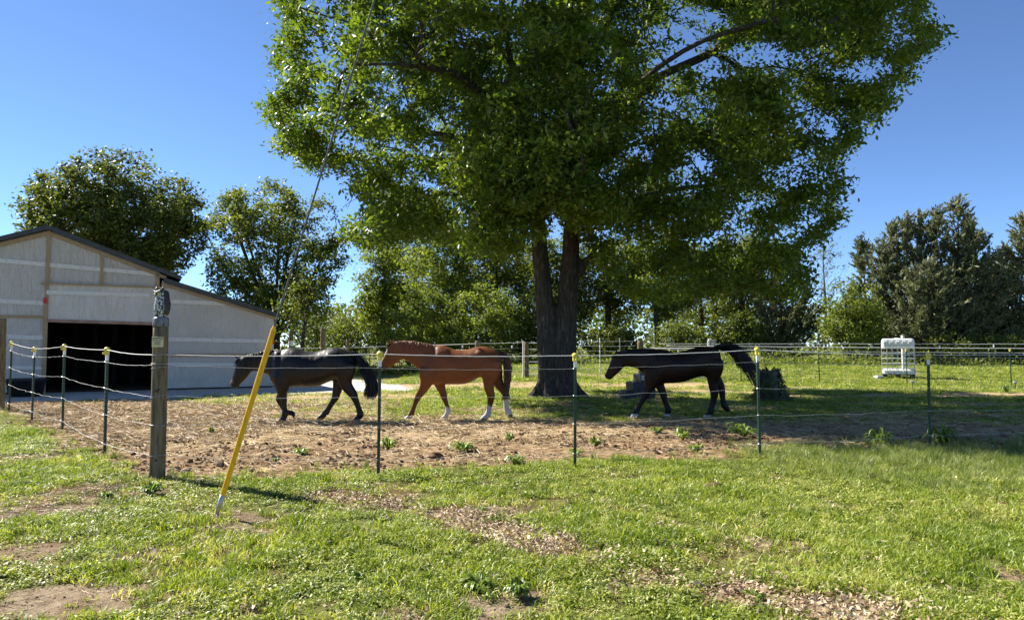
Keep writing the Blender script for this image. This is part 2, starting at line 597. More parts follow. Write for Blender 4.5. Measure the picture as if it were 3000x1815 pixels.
def masks(x, y):
    x = np.asarray(x, float); y = np.asarray(y, float)
    n1 = fbm(x, y, 0.55, 4, 1.0) - 0.5
    n2 = fbm(x, y, 1.7, 4, 2.0) - 0.5
    d = inside_d(x, y) + n2 * 1.1 + n1 * 0.5
    ins = sstep(-0.25, 0.2, d)
    # lawn on this side of the fence
    g = 1.0 - 0.55 * sstep(0.05, 0.22, fbm(x, y, 1.1, 4, 6.0) - 0.5)
    lit = sstep(0.52, 0.08, seg_d(x, y, LITTER) + n2 * 0.7 + (fbm(x, y, 5.5, 3, 8.0) - .5) * .4 + 0.02)
    lit = np.maximum(lit, 0.35 * sstep(0.66, 0.76, fbm(x, y, 2.2, 3, 9.0)))
    bare = np.zeros_like(x)
    n3 = fbm(x, y, 5.5, 3, 3.0) - 0.5
    for bx, by, r, s in BARE:
        bare = np.maximum(bare, s * sstep(1.55, 0.25, np.hypot(x - bx, (y - by) * 0.8) / r + n2 * 2.0 + n3 * 1.5))
    # the far side of the left fence keeps a grassy verge, and the lawn reaches round the corner post
    lawn_g = g * (1 - 0.85 * lit) * (1 - 0.95 * bare)
    lawn_g = np.maximum(lawn_g, .55 * sstep(.56, .70, fbm(x, y, 6.5, 3, 14.0)) * (1 - .75 * lit))
    # paddock: trampled earth, then straw, then thin green
    yy = y + n1 * 3.0 + n2 * 1.0
    start = np.where(x > 3.0, 12.8, 13.2) + np.clip(-x - 4, 0, 6) * 0.75
    back = sstep(0.0, 3.2, yy - start)
    patch = 0.85 - 0.6 * sstep(-0.02, 0.16, fbm(x, y * 1.6, 0.45, 4, 12.0) - 0.5)
    bald = sstep(1.5, 0.2, np.abs(y - 26.5 - n1 * 2) / 1.3) * sstep(9, 6, np.abs(x - 0.5)) * 0.75
    bald = np.maximum(bald, sstep(1.0, 0.4, np.abs(y - 21.6 - n1 * 2 - (x - 12) * 0.1) / 0.9) * sstep(6, 9, x) * 0.85)
    bald = np.maximum(bald, sstep(1.3, 0.4, np.abs(y - 31.0 - n1 * 3) / 1.0) * sstep(14, 9, np.abs(x + 1)) * 0.55)
    far = sstep(24, 30, y)
    pad_g = back * (patch * (1 - far) + far * 0.95) * (1 - bald)
    pad_g = pad_g * (1 - .55 * sstep(-2.0, -3.5, x) * sstep(26, 22, y))
    pad = pad_mask(x, y)
    grass = lawn_g * (1 - ins) + pad_g * ins
    grass = grass * (1 - pad)
    straw = ins * (1 - grass) * (0.30 + 0.7 * sstep(11.0, 14.0, yy + np.clip(-x - 3, 0, 5) * 0.8)) * (1 - pad)
    # hay strewn along the left of the paddock
    litter = lit * (1 - ins)
    return grass, straw, litter, pad, ins, bare * (1 - ins)


def ground_z(x, y):
    x = np.asarray(x, float); y = np.asarray(y, float)
    g, s, l, p, ins, b = masks(x, y)
    near = sstep(40, 24, y)
    z = rise(x, y)
    dirt = ins * (1 - g) * (1 - p)
    z = z + near * ((fbm(x, y, 0.6, 3, 20.0) - 0.5) * 0.06 * (1 - p) + (fbm(x, y, 4.5, 3, 21.0) - 0.5) * 0.07 * dirt
                    + (fbm(x, y, 2.2, 3, 23.0) - 0.5) * 0.05 * (1 - ins))
    return z


def gz(x, y):
    return float(ground_z(np.array([x]), np.array([y]))[0])


def ground_mat():
    m, nt, out = new_mat('pasture_soil')
    v = wpos(nt)
    a = N(nt, 'ShaderNodeAttribute', attribute_name='cover')
    sep = N(nt, 'ShaderNodeSeparateColor')
    nt.links.new(a.outputs['Color'], sep.inputs['Color'])
    g, s, p = sep.outputs[0], sep.outputs[1], sep.outputs[2]
    nf = noise_n(nt, v, 38.0, 6.0, 0.7)
    nm = noise_n(nt, v, 7.0, 6.0, 0.65)
    nl = noise_n(nt, v, 1.3, 4.0, 0.6)
    st = noise_n(nt, mapping(nt, v, (1, 4.5, 1), (0, 0, 0.3)), 22.0, 5.0, 0.7, 1.5)
    soil = ramp(nt, math_n(nt, 'ADD', math_n(nt, 'MULTIPLY', nf, 0.5), math_n(nt, 'MULTIPLY', nm, 0.5)),
                [(0.30, (0.070, 0.040, 0.023)), (0.5, (0.155, 0.096, 0.057)), (0.70, (0.27, 0.185, 0.115))])
    soil2 = ramp(nt, nl, [(0.35, (0.80, 0.78, 0.76)), (0.65, (1.15, 1.02, 0.92))])
    soil = mixc(nt, 1.0, soil, soil2, 'MULTIPLY')
    strawc = ramp(nt, math_n(nt, 'ADD', math_n(nt, 'MULTIPLY', st, 0.65), math_n(nt, 'MULTIPLY', nm, 0.35)),
                  [(0.32, (0.16, 0.10, 0.055)), (0.47, (0.36, 0.26, 0.145)), (0.66, (0.56, 0.45, 0.26))])
    turf = ramp(nt, math_n(nt, 'ADD', math_n(nt, 'MULTIPLY', nf, 0.6), math_n(nt, 'MULTIPLY', nm, 0.4)),
                [(0.33, (0.065, 0.068, 0.020)), (0.5, (0.125, 0.138, 0.036)), (0.68, (0.235, 0.215, 0.085))])
    grav = ramp(nt, nf, [(0.3, (0.44, 0.42, 0.385)), (0.7, (0.60, 0.575, 0.53))])
    grav = mixc(nt, 1.0, grav, ramp(nt, nm, [(0.3, (0.82, 0.80, 0.78)), (0.6, (1.05, 1.04, 1.02))]), 'MULTIPLY')
    sk = math_n(nt, 'MULTIPLY', math_n(nt, 'SUBTRACT', math_n(nt, 'ADD', s, math_n(nt, 'MULTIPLY', nm, 0.9)), 0.55), 2.2, True)
    c = mixc(nt, sk, soil, strawc)
    c = mixc(nt, math_n(nt, 'MULTIPLY', a.outputs['Alpha'], 0.9, True), c, ramp(nt, math_n(nt, 'ADD', math_n(nt, 'MULTIPLY', nf, .5), math_n(nt, 'MULTIPLY', nm, .5)), [(.32, (.14, .10, .065)), (.5, (.28, .215, .145)), (.68, (.42, .345, .255))]))
    gk = math_n(nt, 'MULTIPLY', math_n(nt, 'SUBTRACT', math_n(nt, 'ADD', g, math_n(nt, 'MULTIPLY', nm, 0.8)), 0.6), 2.0, True)
    c = mixc(nt, gk, c, turf)
    pk = math_n(nt, 'MULTIPLY', math_n(nt, 'SUBTRACT', math_n(nt, 'ADD', p, math_n(nt, 'MULTIPLY', nm, 0.6)), 0.5), 2.5, True)
    c = mixc(nt, pk, c, grav)
    h = math_n(nt, 'ADD', nf, math_n(nt, 'MULTIPLY', nm, 1.2))
    principled(nt, out, c, 0.95, 0.05, 0, h, 0.8, 0.035)
    return m


def axis(lo, hi, dense_lo, dense_hi, step, grow_=1.12):
    a = list(np.arange(dense_lo, dense_hi + 1e-6, step))
    s = step; p = dense_hi
    while p < hi:
        s *= grow_; p += s; a.append(min(p, hi))
    s = step; p = dense_lo; left = []
    while p > lo:
        s *= grow_; p -= s; left.append(max(p, lo))
    return np.array(left[::-1] + a)


gx = axis(-700, 700, -13.5, 13.5, 0.085)
gy = axis(-60, 900, 2.0, 27.0, 0.085)
GX, GY = np.meshgrid(gx, gy)
gr, stw, lit_, pad_, ins_, bar_ = masks(GX.ravel(), GY.ravel())
GZ = ground_z(GX.ravel(), GY.ravel())
nx, ny = len(gx), len(gy)
ii = np.arange(nx * ny).reshape(ny, nx)
GF = np.stack([ii[:-1, :-1].ravel(), ii[:-1, 1:].ravel(), ii[1:, 1:].ravel(), ii[1:, :-1].ravel()], 1)
cov = np.stack([gr, np.maximum(stw, 0.5 * lit_), pad_, bar_], 1)
ground = link('ground', fast_mesh('ground', np.stack([GX.ravel(), GY.ravel(), GZ], 1), GF, ground_mat(), {'cover': cov}, True))
tag(ground, kind='structure')


# ------------------------------------------------------------------ scattered stuff: grass, straw, leaf litter, clods
def variants(name, meshes):
    col = bpy.data.collections.new(name)
    for i, me in enumerate(meshes):
        o = bpy.data.objects.new(name, me)
        col.objects.link(o)
    return col


def scatter(name, pts, rot, scl, idx, col, mat_, label):
    me = bpy.data.meshes.new(name)
    me.vertices.add(len(pts))
    me.vertices.foreach_set('co', np.asarray(pts, np.float32).ravel())
    a = me.attributes.new('rot', 'FLOAT_VECTOR', 'POINT'); a.data.foreach_set('vector', np.asarray(rot, np.float32).ravel())
    a = me.attributes.new('scl', 'FLOAT_VECTOR', 'POINT'); a.data.foreach_set('vector', np.asarray(scl, np.float32).ravel())
    a = me.attributes.new('idx', 'INT', 'POINT'); a.data.foreach_set('value', np.asarray(idx, np.int32))
    me.update()
    me.materials.append(mat_)
    o = link(name, me)
    ng = bpy.data.node_groups.new(name + '_scatter', 'GeometryNodeTree')
    ng.interface.new_socket('Geometry', in_out='INPUT', socket_type='NodeSocketGeometry')
    ng.interface.new_socket('Geometry', in_out='OUTPUT', socket_type='NodeSocketGeometry')
    gi = ng.nodes.new('NodeGroupInput'); go = ng.nodes.new('NodeGroupOutput')
    ci = ng.nodes.new('GeometryNodeCollectionInfo')
    ci.inputs['Collection'].default_value = col
    ci.inputs['Separate Children'].default_value = True
    ci.inputs['Reset Children'].default_value = True
    ip = ng.nodes.new('GeometryNodeInstanceOnPoints')
    ip.inputs['Pick Instance'].default_value = True

    def named(nm, tp):
        n = ng.nodes.new('GeometryNodeInputNamedAttribute')
        n.data_type = tp
        n.inputs['Name'].default_value = nm
        return n.outputs['Attribute']
    L = ng.links
    L.new(gi.outputs[0], ip.inputs['Points'])
    L.new(ci.outputs[0], ip.inputs['Instance'])
    L.new(named('idx', 'INT'), ip.inputs['Instance Index'])
    L.new(named('rot', 'FLOAT_VECTOR'), ip.inputs['Rotation'])
    L.new(named('scl', 'FLOAT_VECTOR'), ip.inputs['Scale'])
    L.new(ip.outputs[0], go.inputs[0])
    md = o.modifiers.new('scatter', 'NODES')
    md.node_group = ng
    return tag(o, label, kind='stuff')


def blade_tuft(n, spread, hmin, hmax, w, lean, seed, mat_):
    r = np.random.default_rng(seed)
    V, F = [], []
    for i in range(n):
        a = r.uniform(0, 2 * math.pi); d = spread * math.sqrt(r.random())
        bx, by = d * math.cos(a), d * math.sin(a)
        h = r.uniform(hmin, hmax)
        la = r.uniform(0, 2 * math.pi); ll = lean * r.uniform(0.3, 1.3) * h
        lx, ly = ll * math.cos(la), ll * math.sin(la)
        fa = r.uniform(0, math.pi)
        wx, wy = w * math.cos(fa) * r.uniform(.7, 1.2), w * math.sin(fa)
        k = len(V)
        V += [(bx - wx, by - wy, -0.01), (bx + wx, by + wy, -0.01),
              (bx + lx * .45 - wx * .8, by + ly * .45 - wy * .8, h * .62), (bx + lx * .45 + wx * .8, by + ly * .45 + wy * .8, h * .62),
              (bx + lx * 1.2, by + ly * 1.2, h * (1.0 if lean < .8 else .85))]
        F += [(k, k + 1, k + 3), (k, k + 3, k + 2), (k + 2, k + 3, k + 4)]
    return fast_mesh('tuft', np.array(V), np.array(F), mat_)


def clover_tuft(n, spread, h, size, seed, mat_):
    r = np.random.default_rng(seed)
    V, F = [], []
    for i in range(n):
        a = r.uniform(0, 2 * math.pi); d = spread * math.sqrt(r.random())
        cx_, cy_, cz_ = d * math.cos(a), d * math.sin(a), h * r.uniform(0.15, 1.0)
        nv = Vector((r.normal(0, .5), r.normal(0, .5), 1)).normalized()
        t = nv.cross(Vector((math.cos(a * 7), math.sin(a * 7), 0))).normalized(); b = nv.cross(t)
        s = size * r.uniform(.6, 1.3)
        k = len(V)
        for px, py in ((-1, 0), (0, -.55), (1.1, 0), (0, .55)):
            p = t * (px * s) + b * (py * s)
            V.append((cx_ + p.x, cy_ + p.y, cz_ + p.z))
        F += [(k, k + 1, k + 2), (k, k + 2, k + 3)]
    return fast_mesh('tuft', np.array(V), np.array(F), mat_)


M['grass'] = scatter_leaf_mat('grass_blade', [(0.28, (0.105, 0.165, 0.014)), (0.48, (0.225, 0.295, 0.030)), (0.66, (0.40, 0.44, 0.08)), (0.76, (0.56, 0.50, 0.24))], 0.45, 0.4, 0.38)
M['clover'] = scatter_leaf_mat('clover_leaf', [(0.28, (0.11, 0.165, 0.018)), (0.48, (0.24, 0.295, 0.042)), (0.72, (0.44, 0.45, 0.13))], 0.5, 0.35, 0.35)
M['tall_grass'] = scatter_leaf_mat('tall_grass_blade', [(0.28, (0.105, 0.150, 0.028)), (0.48, (0.190, 0.235, 0.055)), (0.72, (0.33, 0.36, 0.14))], 0.4, 0.45, 0.35)
M['straw'] = scatter_leaf_mat('straw_stalk', [(0.28, (0.22, 0.14, 0.065)), (0.48, (0.38, 0.27, 0.135)), (0.72, (0.58, 0.46, 0.26))], 0.6, 0.3, 0.0)
M['dead_leaf'] = scatter_leaf_mat('dead_leaf', [(0.28, (0.17, 0.11, 0.065)), (0.48, (0.33, 0.245, 0.155)), (0.72, (0.55, 0.45, 0.31))], 0.6, 0.25, 0.15, (1, .9, .7))
M['crumb'] = scatter_leaf_mat('soil_crumb', [(0.28, (0.07, 0.042, 0.025)), (0.48, (0.15, 0.096, 0.058)), (0.72, (0.25, 0.175, 0.112))], 0.95, 0.05, 0.0)

grass_col = variants('grass_tuft', [blade_tuft(16, .05, .025, .065, .0028, .9, s, M['grass']) for s in range(3)]
                     + [clover_tuft(22, .055, .035, .010, s + 20, M['clover']) for s in range(3)])
tall_col = variants('tall_grass_tuft', [blade_tuft(20, .05, .10, .26, .0032, .55, s + 40, M['tall_grass']) for s in range(4)])
far_col = variants('field_grass_tuft', [blade_tuft(26, .16, .03, .09, .007, .9, s + 50, M['grass']) for s in range(3)]
                   + [clover_tuft(30, .17, .05, .024, s + 60, M['clover']) for s in range(2)])


def rand_pts(n, x0, x1, y0, y1, r):
    return r.uniform(x0, x1, n), r.uniform(y0, y1, n)


def in_view(x, y, margin=120):
    u = CX + FOC * x / y
    return (u > -margin) & (u < 3000 + margin)


def to_attr(x, y, r, smin, smax, tilt=0.15, zs=None, sink=0.0):
    n = len(x)
    z = ground_z(x, y) - sink
    rot = np.stack([r.normal(0, tilt, n), r.normal(0, tilt, n), r.uniform(0, 6.283, n)], 1)
    s = r.uniform(smin, smax, n)
    scl = np.stack([s, s, s * (zs if zs is not None else 1.0)], 1)
    return np.stack([x, y, z], 1), rot, scl


def grass_field():
    r = np.random.default_rng(77)
    # near lawn
    x, y = rand_pts(300000, -9.5, 10.5, 3.2, 15.0, r)
    keep = in_view(x, y)
    x, y = x[keep], y[keep]
    g, s, l, p, ins, b = masks(x, y)
    dens = 0.62 * np.clip(7.0 / y, .45, 1.5)
    clump = 0.25 + 1.5 * sstep(.34, .62, fbm(x, y, 3.6, 3, 30.0))
    k = r.random(len(x)) < np.clip(g ** 1.5 * dens * clump * (1 - 0.45 * ins), 0, 1) * 0.95
    x, y = x[k], y[k]
    P, R, S = to_attr(x, y, r, .75, 1.45, .2)
    S[:, 2] *= 0.35 + 1.1 * fbm(x, y, 2.5, 3, 31.0)
    cl = fbm(x, y, 0.9, 3, 33.0) + r.normal(0, .12, len(x))
    idx = np.where(cl > 0.47, r.integers(3, 6, len(x)), r.integers(0, 3, len(x)))
    scatter('grass', P, R, S, idx, grass_col, M['grass'], 'short lawn grass and clover in front of the fence')
    # paddock and field beyond
    x = r.uniform(-1.2, 1.2, 150000); y = 11.0 * (62 / 11.0) ** r.random(150000)
    x = x * y * 0.78
    g, s, l, p, ins, b = masks(x, y)
    k = (ins > .5) & (r.random(len(x)) < np.clip(g ** 1.6 * 0.75, 0, 1)) & in_view(x, y)
    bd = (x - FA[0]) * FNRM[0] + (y - FA[1]) * FNRM[1]
    k &= ~((bd < 0.3) & (x < -5))
    x, y = x[k], y[k]
    P, R, S = to_attr(x, y, r, .6, 1.1, .2)
    S *= np.clip(y / 22.0, .55, 1.6)[:, None]
    S[:, 2] *= np.clip(22.0 / y, .5, 1.0) * (0.6 + 0.9 * fbm(x, y, .8, 3, 35.0))
    scatter('pasture_grass', P, R, S, r.integers(0, 5, len(x)), far_col, M['grass'], 'thin pasture grass growing inside the paddock')
    # tall grass under the fence
    x = r.uniform(-13, 11, 60000)
    y = fence_y(x) + r.normal(-0.15, 0.45, 60000)
    wgt = np.where(x > 3.2, 0.8, 0.10) * (0.3 + 1.2 * fbm(x, y, 1.2, 3, 36.0))
    wgt *= np.where(x > 3.2, 1, sstep(0.5, .1, np.abs(y - fence_y(x))))
    big = sstep(2.6, 1.0, np.hypot((x - 5.2) / 1.7, (y - 9.0) / 0.9))
    k = (r.random(len(x)) < np.clip(wgt * .10, 0, 1))
    x2 = r.uniform(2.5, 9.5, 40000); y2 = r.uniform(6.0, 11.5, 40000)
    k2 = (r.random(len(x2)) < 0.22 * sstep(1.6, 0.4, np.hypot((x2 - 5.6) / 2.4, (y2 - 8.9) / 1.3) + (fbm(x2, y2, 1.3, 3, 37.) - .5) * 1.6))
    x3 = r.uniform(-6, 8, 6000); y3 = r.uniform(3.4, 9, 6000)
    g3 = masks(x3, y3)[0]
    k3 = (r.random(len(x3)) < 0.10 * g3 * sstep(.5, .65, fbm(x3, y3, .9, 3, 38.)))
    x = np.concatenate([x[k], x2[k2], x3[k3]]); y = np.concatenate([y[k], y2[k2], y3[k3]])
    v = in_view(x, y); x, y = x[v], y[v]
    P, R, S = to_attr(x, y, r, .3, .68, .25)
    scatter('tall_grass', P, R, S, r.integers(0, 4, len(x)), tall_col, M['tall_grass'], 'longer grass tufts along the fence line')


def straw_field():
    r = np.random.default_rng(78)
    ms = []
    for s in range(5):
        q = np.random.default_rng(s + 90)
        V, F = [], []
        for i in range(9):
            a = q.uniform(0, 6.28); l = q.uniform(.025, .085); cx_, cy_ = q.normal(0, .09, 2); w = .0016
            z0, z1 = q.uniform(.002, .03, 2)
            dx, dy = math.cos(a) * l, math.sin(a) * l
            px, py = -math.sin(a) * w, math.cos(a) * w
            k = len(V)
            V += [(cx_ - dx - px, cy_ - dy - py, z0), (cx_ - dx + px, cy_ - dy + py, z0 + .003), (cx_ + dx + px, cy_ + dy + py, z1 + .003), (cx_ + dx - px, cy_ + dy - py, z1)]
            F += [(k, k + 1, k + 2), (k, k + 2, k + 3)]
        ms.append(fast_mesh('straw', np.array(V), np.array(F), M['straw']))
    col = variants('straw_wisp', ms)
    x, y = rand_pts(110000, -13, 12, 3.4, 19, r)
    g, s, l, p, ins, b = masks(x, y)
    k = in_view(x, y) & (r.random(len(x)) < np.clip(b * .5 + ins * (0.05 + 0.85 * s * s * (0.3 + fbm(x, y, 1.4, 3, 40.))) * (1 - p) * (1 - .55 * g), 0, 1) * 0.55)
    x, y = x[k], y[k]
    P, R, S = to_attr(x, y, r, .6, 1.5, .12)
    S *= np.clip(y / 9.0, .4, 1.0)[:, None]
    scatter('straw', P, R, S, r.integers(0, 5, len(x)), col, M['straw'], 'loose straw strewn over the trampled paddock')
    # dead leaves
    ms = []
    for s in range(5):
        q = np.random.default_rng(s + 120)
        V, F = [], []
        for i in range(7):
            cx_, cy_ = q.normal(0, .05, 2); a = q.uniform(0, 6.28); L_ = q.uniform(.012, .024); w = L_ * q.uniform(.35, .55)
            t = Vector((math.cos(a), math.sin(a), q.normal(0, .4))).normalized()
            b_ = Vector((-math.sin(a), math.cos(a), q.normal(0, .5))).normalized()
            c_ = Vector((cx_, cy_, q.uniform(.004, .03)))
            up = Vector((0, 0, 1)) * L_ * q.uniform(-.2, .5)
            k = len(V)
            for p in (c_ - t * L_ + up, c_ - b_ * w, c_ + t * L_ + up, c_ + b_ * w):
                V.append(tuple(p))
            F += [(k, k + 1, k + 3), (k + 1, k + 2, k + 3)]
        ms.append(fast_mesh('leaf', np.array(V), np.array(F), M['dead_leaf']))
    col = variants('dead_leaf', ms)
    x, y = rand_pts(60000, -6, 8, 3.2, 10.5, r)
    g, s, l, p, ins, b = masks(x, y)
    k = in_view(x, y) & (r.random(len(x)) < np.clip(l * 0.95 + .008, 0, 1) * (1 - ins))
    x, y = x[k], y[k]
    P, R, S = to_attr(x, y, r, .6, 1.25, .3)
    scatter('leaf_litter', P, R, S, r.integers(0, 5, len(x)), col, M['dead_leaf'], 'dry brown oak leaves drifted across the lawn')
    # crumbs of soil
    ms = []
    for s in range(4):
        q = np.random.default_rng(s + 150)
        bm = bmesh.new(); bmesh.ops.create_icosphere(bm, subdivisions=2, radius=.03)
        for v in bm.verts:
            v.co *= 0.6 + 0.8 * q.random()
            v.co.z *= .7
        me = bpy.data.meshes.new('crumb'); bm.to_mesh(me); bm.free(); me.materials.append(M['crumb']); ms.append(me)
    col = variants('soil_crumb', ms)
    x, y = rand_pts(60000, -10, 12, 8, 16, r)
    g, s, l, p, ins, b = masks(x, y)
    k = in_view(x, y) & (r.random(len(x)) < np.clip(ins * (1 - g) * (1 - p) * sstep(.40, .68, fbm(x, y, 1.6, 3, 45.)) * sstep(16, 12, y) * .8, 0, 1))
    x, y = x[k], y[k]
    P, R, S = to_attr(x, y, r, .2, .9, .4)
    S *= (0.5 + r.random(len(x)) ** 4 * 1.3)[:, None]
    xb, yb = rand_pts(26000, -5.5, 6, 3.2, 9.5, r)
    mb_ = masks(xb, yb)
    kb = in_view(xb, yb) & (r.random(len(xb)) < mb_[5] * .30)
    xb, yb = xb[kb], yb[kb]
    P2_, R2_, S2_ = to_attr(xb, yb, r, .06, .30, .5)
    P = np.concatenate([P, P2_]); R = np.concatenate([R, R2_]); S = np.concatenate([S, S2_]); x = np.concatenate([x, xb])
    scatter('soil_crumbs', P, R, S, r.integers(0, 4, len(x)), col, M['crumb'], 'lumps of trampled brown earth in the paddock')


grass_field()
straw_field()
# ------------------------------------------------------------------ trees
def unit(a):
    return a / np.maximum(np.linalg.norm(a, axis=-1, keepdims=True), 1e-9)


STAR = np.array([(-1.0, 0.0), (-.12, -.22), (.55, -.85), (.28, -.02), (.55, .85), (-.12, .22)]) * 0.62
STAR_F = np.array([(0, 1, 5), (1, 2, 3), (3, 4, 5), (1, 3, 5)])
DIAM = np.array([(-1.0, 0.0), (0, -.55), (1.0, 0.0), (0, .55)]) * 0.6
DIAM_F = np.array([(0, 1, 2), (0, 2, 3)])
DART = np.array([(-1.0, .05), (.1, -.46), (1.0, 0.0), (-.1, .42)]) * 0.66
SLIM = np.array([(-1.0, 0.0), (-.2, -.17), (1.0, 0.0), (-.2, .17)])


def leaf_cloud(name, Cn, T, Nn, size, tone, mat_, tmpl=DIAM, faces=DIAM_F, cup=0.25):
    B = unit(np.cross(Nn, T))
    T = unit(T)
    k = len(tmpl)
    n = len(Cn)
    r2 = (tmpl[:, 0] ** 2 + tmpl[:, 1] ** 2)
    V = (Cn[:, None, :] + size[:, None, None] * (tmpl[None, :, 0, None] * T[:, None, :] + tmpl[None, :, 1, None] * B[:, None, :]
         - cup * r2[None, :, None] * Nn[:, None, :]))
    F = (faces[None] + (np.arange(n) * k)[:, None, None]).reshape(-1, faces.shape[1])
    return fast_mesh(name, V.reshape(-1, 3), F, mat_, {'tone': np.repeat(tone, k)})


def resample(pts, step):
    pts = np.asarray(pts, float)
    out = [pts[0]]
    for a, b in zip(pts[:-1], pts[1:]):
        m = max(1, int(round(np.linalg.norm(b - a) / step)))
        for i in range(1, m + 1):
            out.append(a + (b - a) * i / m)
    return np.array(out)


def smooth_line(pts, n=3):
    """catmull-rom through pts"""
    p = [np.asarray(q, float) for q in pts]
    p = [2 * p[0] - p[1]] + p + [2 * p[-1] - p[-2]]
    out = []
    for i in range(1, len(p) - 2):
        for k in range(n):
            t = k / n
            a, b, c, d = p[i - 1], p[i], p[i + 1], p[i + 2]
            out.append(0.5 * ((2 * b) + (-a + c) * t + (2 * a - 5 * b + 4 * c - d) * t * t + (-a + 3 * b - 3 * c + d) * t ** 3))
    out.append(p[-2])
    return np.array(out)


def grow(r, lines, attr, step=0.5, up_pen=0.5, arch=0.25, jit=0.05, min_node=0):
    """a branch skeleton: fixed limbs plus a branch to every attractor from the best existing node"""
    cap_ = 60000
    P = np.zeros((cap_, 3)); par = np.full(cap_, -1); n = 0
    for li, ln in enumerate(lines):
        q = resample(ln, step)
        if li == 0:
            prev = -1; s = 0
        else:
            d = np.linalg.norm(P[:n] - q[0], axis=1)
            prev = int(np.argmin(d)); s = 1
        for p in q[s:]:
            P[n] = p; par[n] = prev; prev = n; n += 1
    n0 = n
    base = P[:n0].copy()
    dmin = np.array([np.min(np.linalg.norm(base - a, axis=1)) for a in attr])
    tips = np.zeros(len(attr), int)
    paths = [None] * len(attr)
    for ai in np.argsort(dmin + r.normal(0, .3, len(attr))):
        a = attr[ai]
        d = np.linalg.norm(P[min_node:n] - a, axis=1)
        cost = d + up_pen * np.maximum(0, P[min_node:n, 2] - a[2] + 0.15 * d)
        j = int(np.argmin(cost)) + min_node
        o = P[j]
        L = np.linalg.norm(a - o)
        m = max(2, int(math.ceil(L / step)))
        pd = o - P[par[j]] if par[j] >= 0 else np.array([0, 0, 1.0])
        pd = pd / max(np.linalg.norm(pd), 1e-6)
        ctrl = o + pd * L * 0.30 + (a - o) * 0.25 + np.array([0, 0, arch * L])
        prev = j
        path = []
        for i in range(1, m + 1):
            t = i / m
            p = (1 - t) ** 2 * o + 2 * t * (1 - t) * ctrl + t * t * a
            if i < m:
                p = p + r.normal(0, jit * min(L, 1.5), 3)
            P[n] = p; par[n] = prev; prev = n; path.append(n); n += 1
        tips[ai] = prev
        paths[ai] = path
    return P[:n], par[:n], tips, paths


def wood_mesh(name, P, par, r_base, r_tip, mat_, skip_below=None, rmin=0.0, maxr=None):
    n = len(P)
    kids = [[] for _ in range(n)]
    for i in range(n):
        if par[i] >= 0:
            kids[par[i]].append(i)
    cnt = np.zeros(n)
    for i in range(n - 1, -1, -1):
        if not kids[i]:
            cnt[i] = 1
        if par[i] >= 0:
            cnt[par[i]] += cnt[i]
    tot = max(cnt[0], 2)
    p = math.log(tot) / math.log(r_base / r_tip)
    rad = r_tip * cnt ** (1 / p)
    if maxr is not None:
        rad = np.minimum(rad, maxr)
    mb = MB()
    done = np.zeros(n, bool)
    starts = [0]
    while starts:
        s = starts.pop()
        chain = [s] if par[s] < 0 else [par[s], s]
        c = s
        while kids[c]:
            ks = sorted(kids[c], key=lambda q: -cnt[q])
            starts += ks[1:]
            c = ks[0]
            chain.append(c)
        rr = [float(rad[q]) for q in chain]
        if par[s] >= 0:
            rr[0] = min(rr[0], rr[1] * 1.25)
        pts = [P[q] for q in chain]
        if skip_below is not None:
            keep = [i for i, q in enumerate(pts) if q[2] > skip_below]
            if len(keep) < 2:
                continue
            pts = pts[keep[0]:]; rr = rr[keep[0]:]
        rmax = max(rr)
        if rmax < rmin:
            continue
        mb.tube(pts, rr, 8 if rmax > .12 else (5 if rmax > .03 else 3), cap=False)
    me = mb.mesh(name)
    me.materials.append(mat_)
    me.polygons.foreach_set('use_smooth', [True] * len(me.polygons))
    return me


def lobes_points(r, centre, radii, nl, per, sig, shell=0.5, accept=None, zflat=0.75):
    """attractors gathered in clumps inside an ellipsoid, more of them near its surface"""
    centre = np.asarray(centre, float); radii = np.asarray(radii, float)
    out = []
    tries = 0
    lc = []
    while len(lc) < nl and tries < nl * 60:
        tries += 1
        d = unit(r.normal(size=3))
        q = d * (shell + (1 - shell) * r.random() ** 0.6) if r.random() < .82 else d * r.random() ** .5 * .7
        p = centre + q * radii
        if accept is not None and not accept(p[None])[0]:
            continue
        if lc and np.min(np.linalg.norm((np.array(lc) - p), axis=1)) < sig * 1.15:
            if r.random() < .8:
                continue
        lc.append(p)
    for p in lc:
        q = p + r.normal(size=(per, 3)) * sig * np.array([1, 1, zflat])
        e_ = np.sqrt((((q - centre) / radii) ** 2).sum(1))
        q = centre + (q - centre) / np.maximum(e_ / (1.0 + .06 * r.random(per)), 1.0)[:, None]
        if accept is not None:
            q = q[accept(q)]
        out.append(q)
    return np.concatenate(out)


def leaves_on(r, P, paths, centre, n_per, spread, size, name, mat_, tmpl, faces, droop=0.2, along=3, up=0.75, sizevar=.35, tone_bias=None, keep=None):
    cs, ts = [], []
    for ai, path in enumerate(paths):
        if path is None or (keep is not None and not keep[ai]):
            continue
        seg = path[-along:]
        pts = P[seg]
        w = r.integers(0, len(seg), n_per)
        base = pts[w]
        off = r.normal(size=(n_per, 3)) * spread
        off[:, 2] = off[:, 2] * .7 - droop * np.abs(r.normal(size=n_per)) * spread
        cs.append(base + off)
    Cn = np.concatenate(cs)
    n = len(Cn)
    outw = unit(Cn - np.asarray(centre))
    Nn = unit(outw * .15 + np.array([0, 0, up]) + r.normal(size=(n, 3)) * .65)
    T = unit(np.cross(Nn, r.normal(size=(n, 3))))
    T = unit(T + np.array([0, 0, -droop]))
    size_ = size * r.uniform(1 - sizevar, 1 + sizevar, n)
    tone = np.clip(r.normal(.5, .2, n), 0, 1)
    return leaf_cloud(name, Cn, T, Nn, size_, tone, mat_, tmpl, faces)


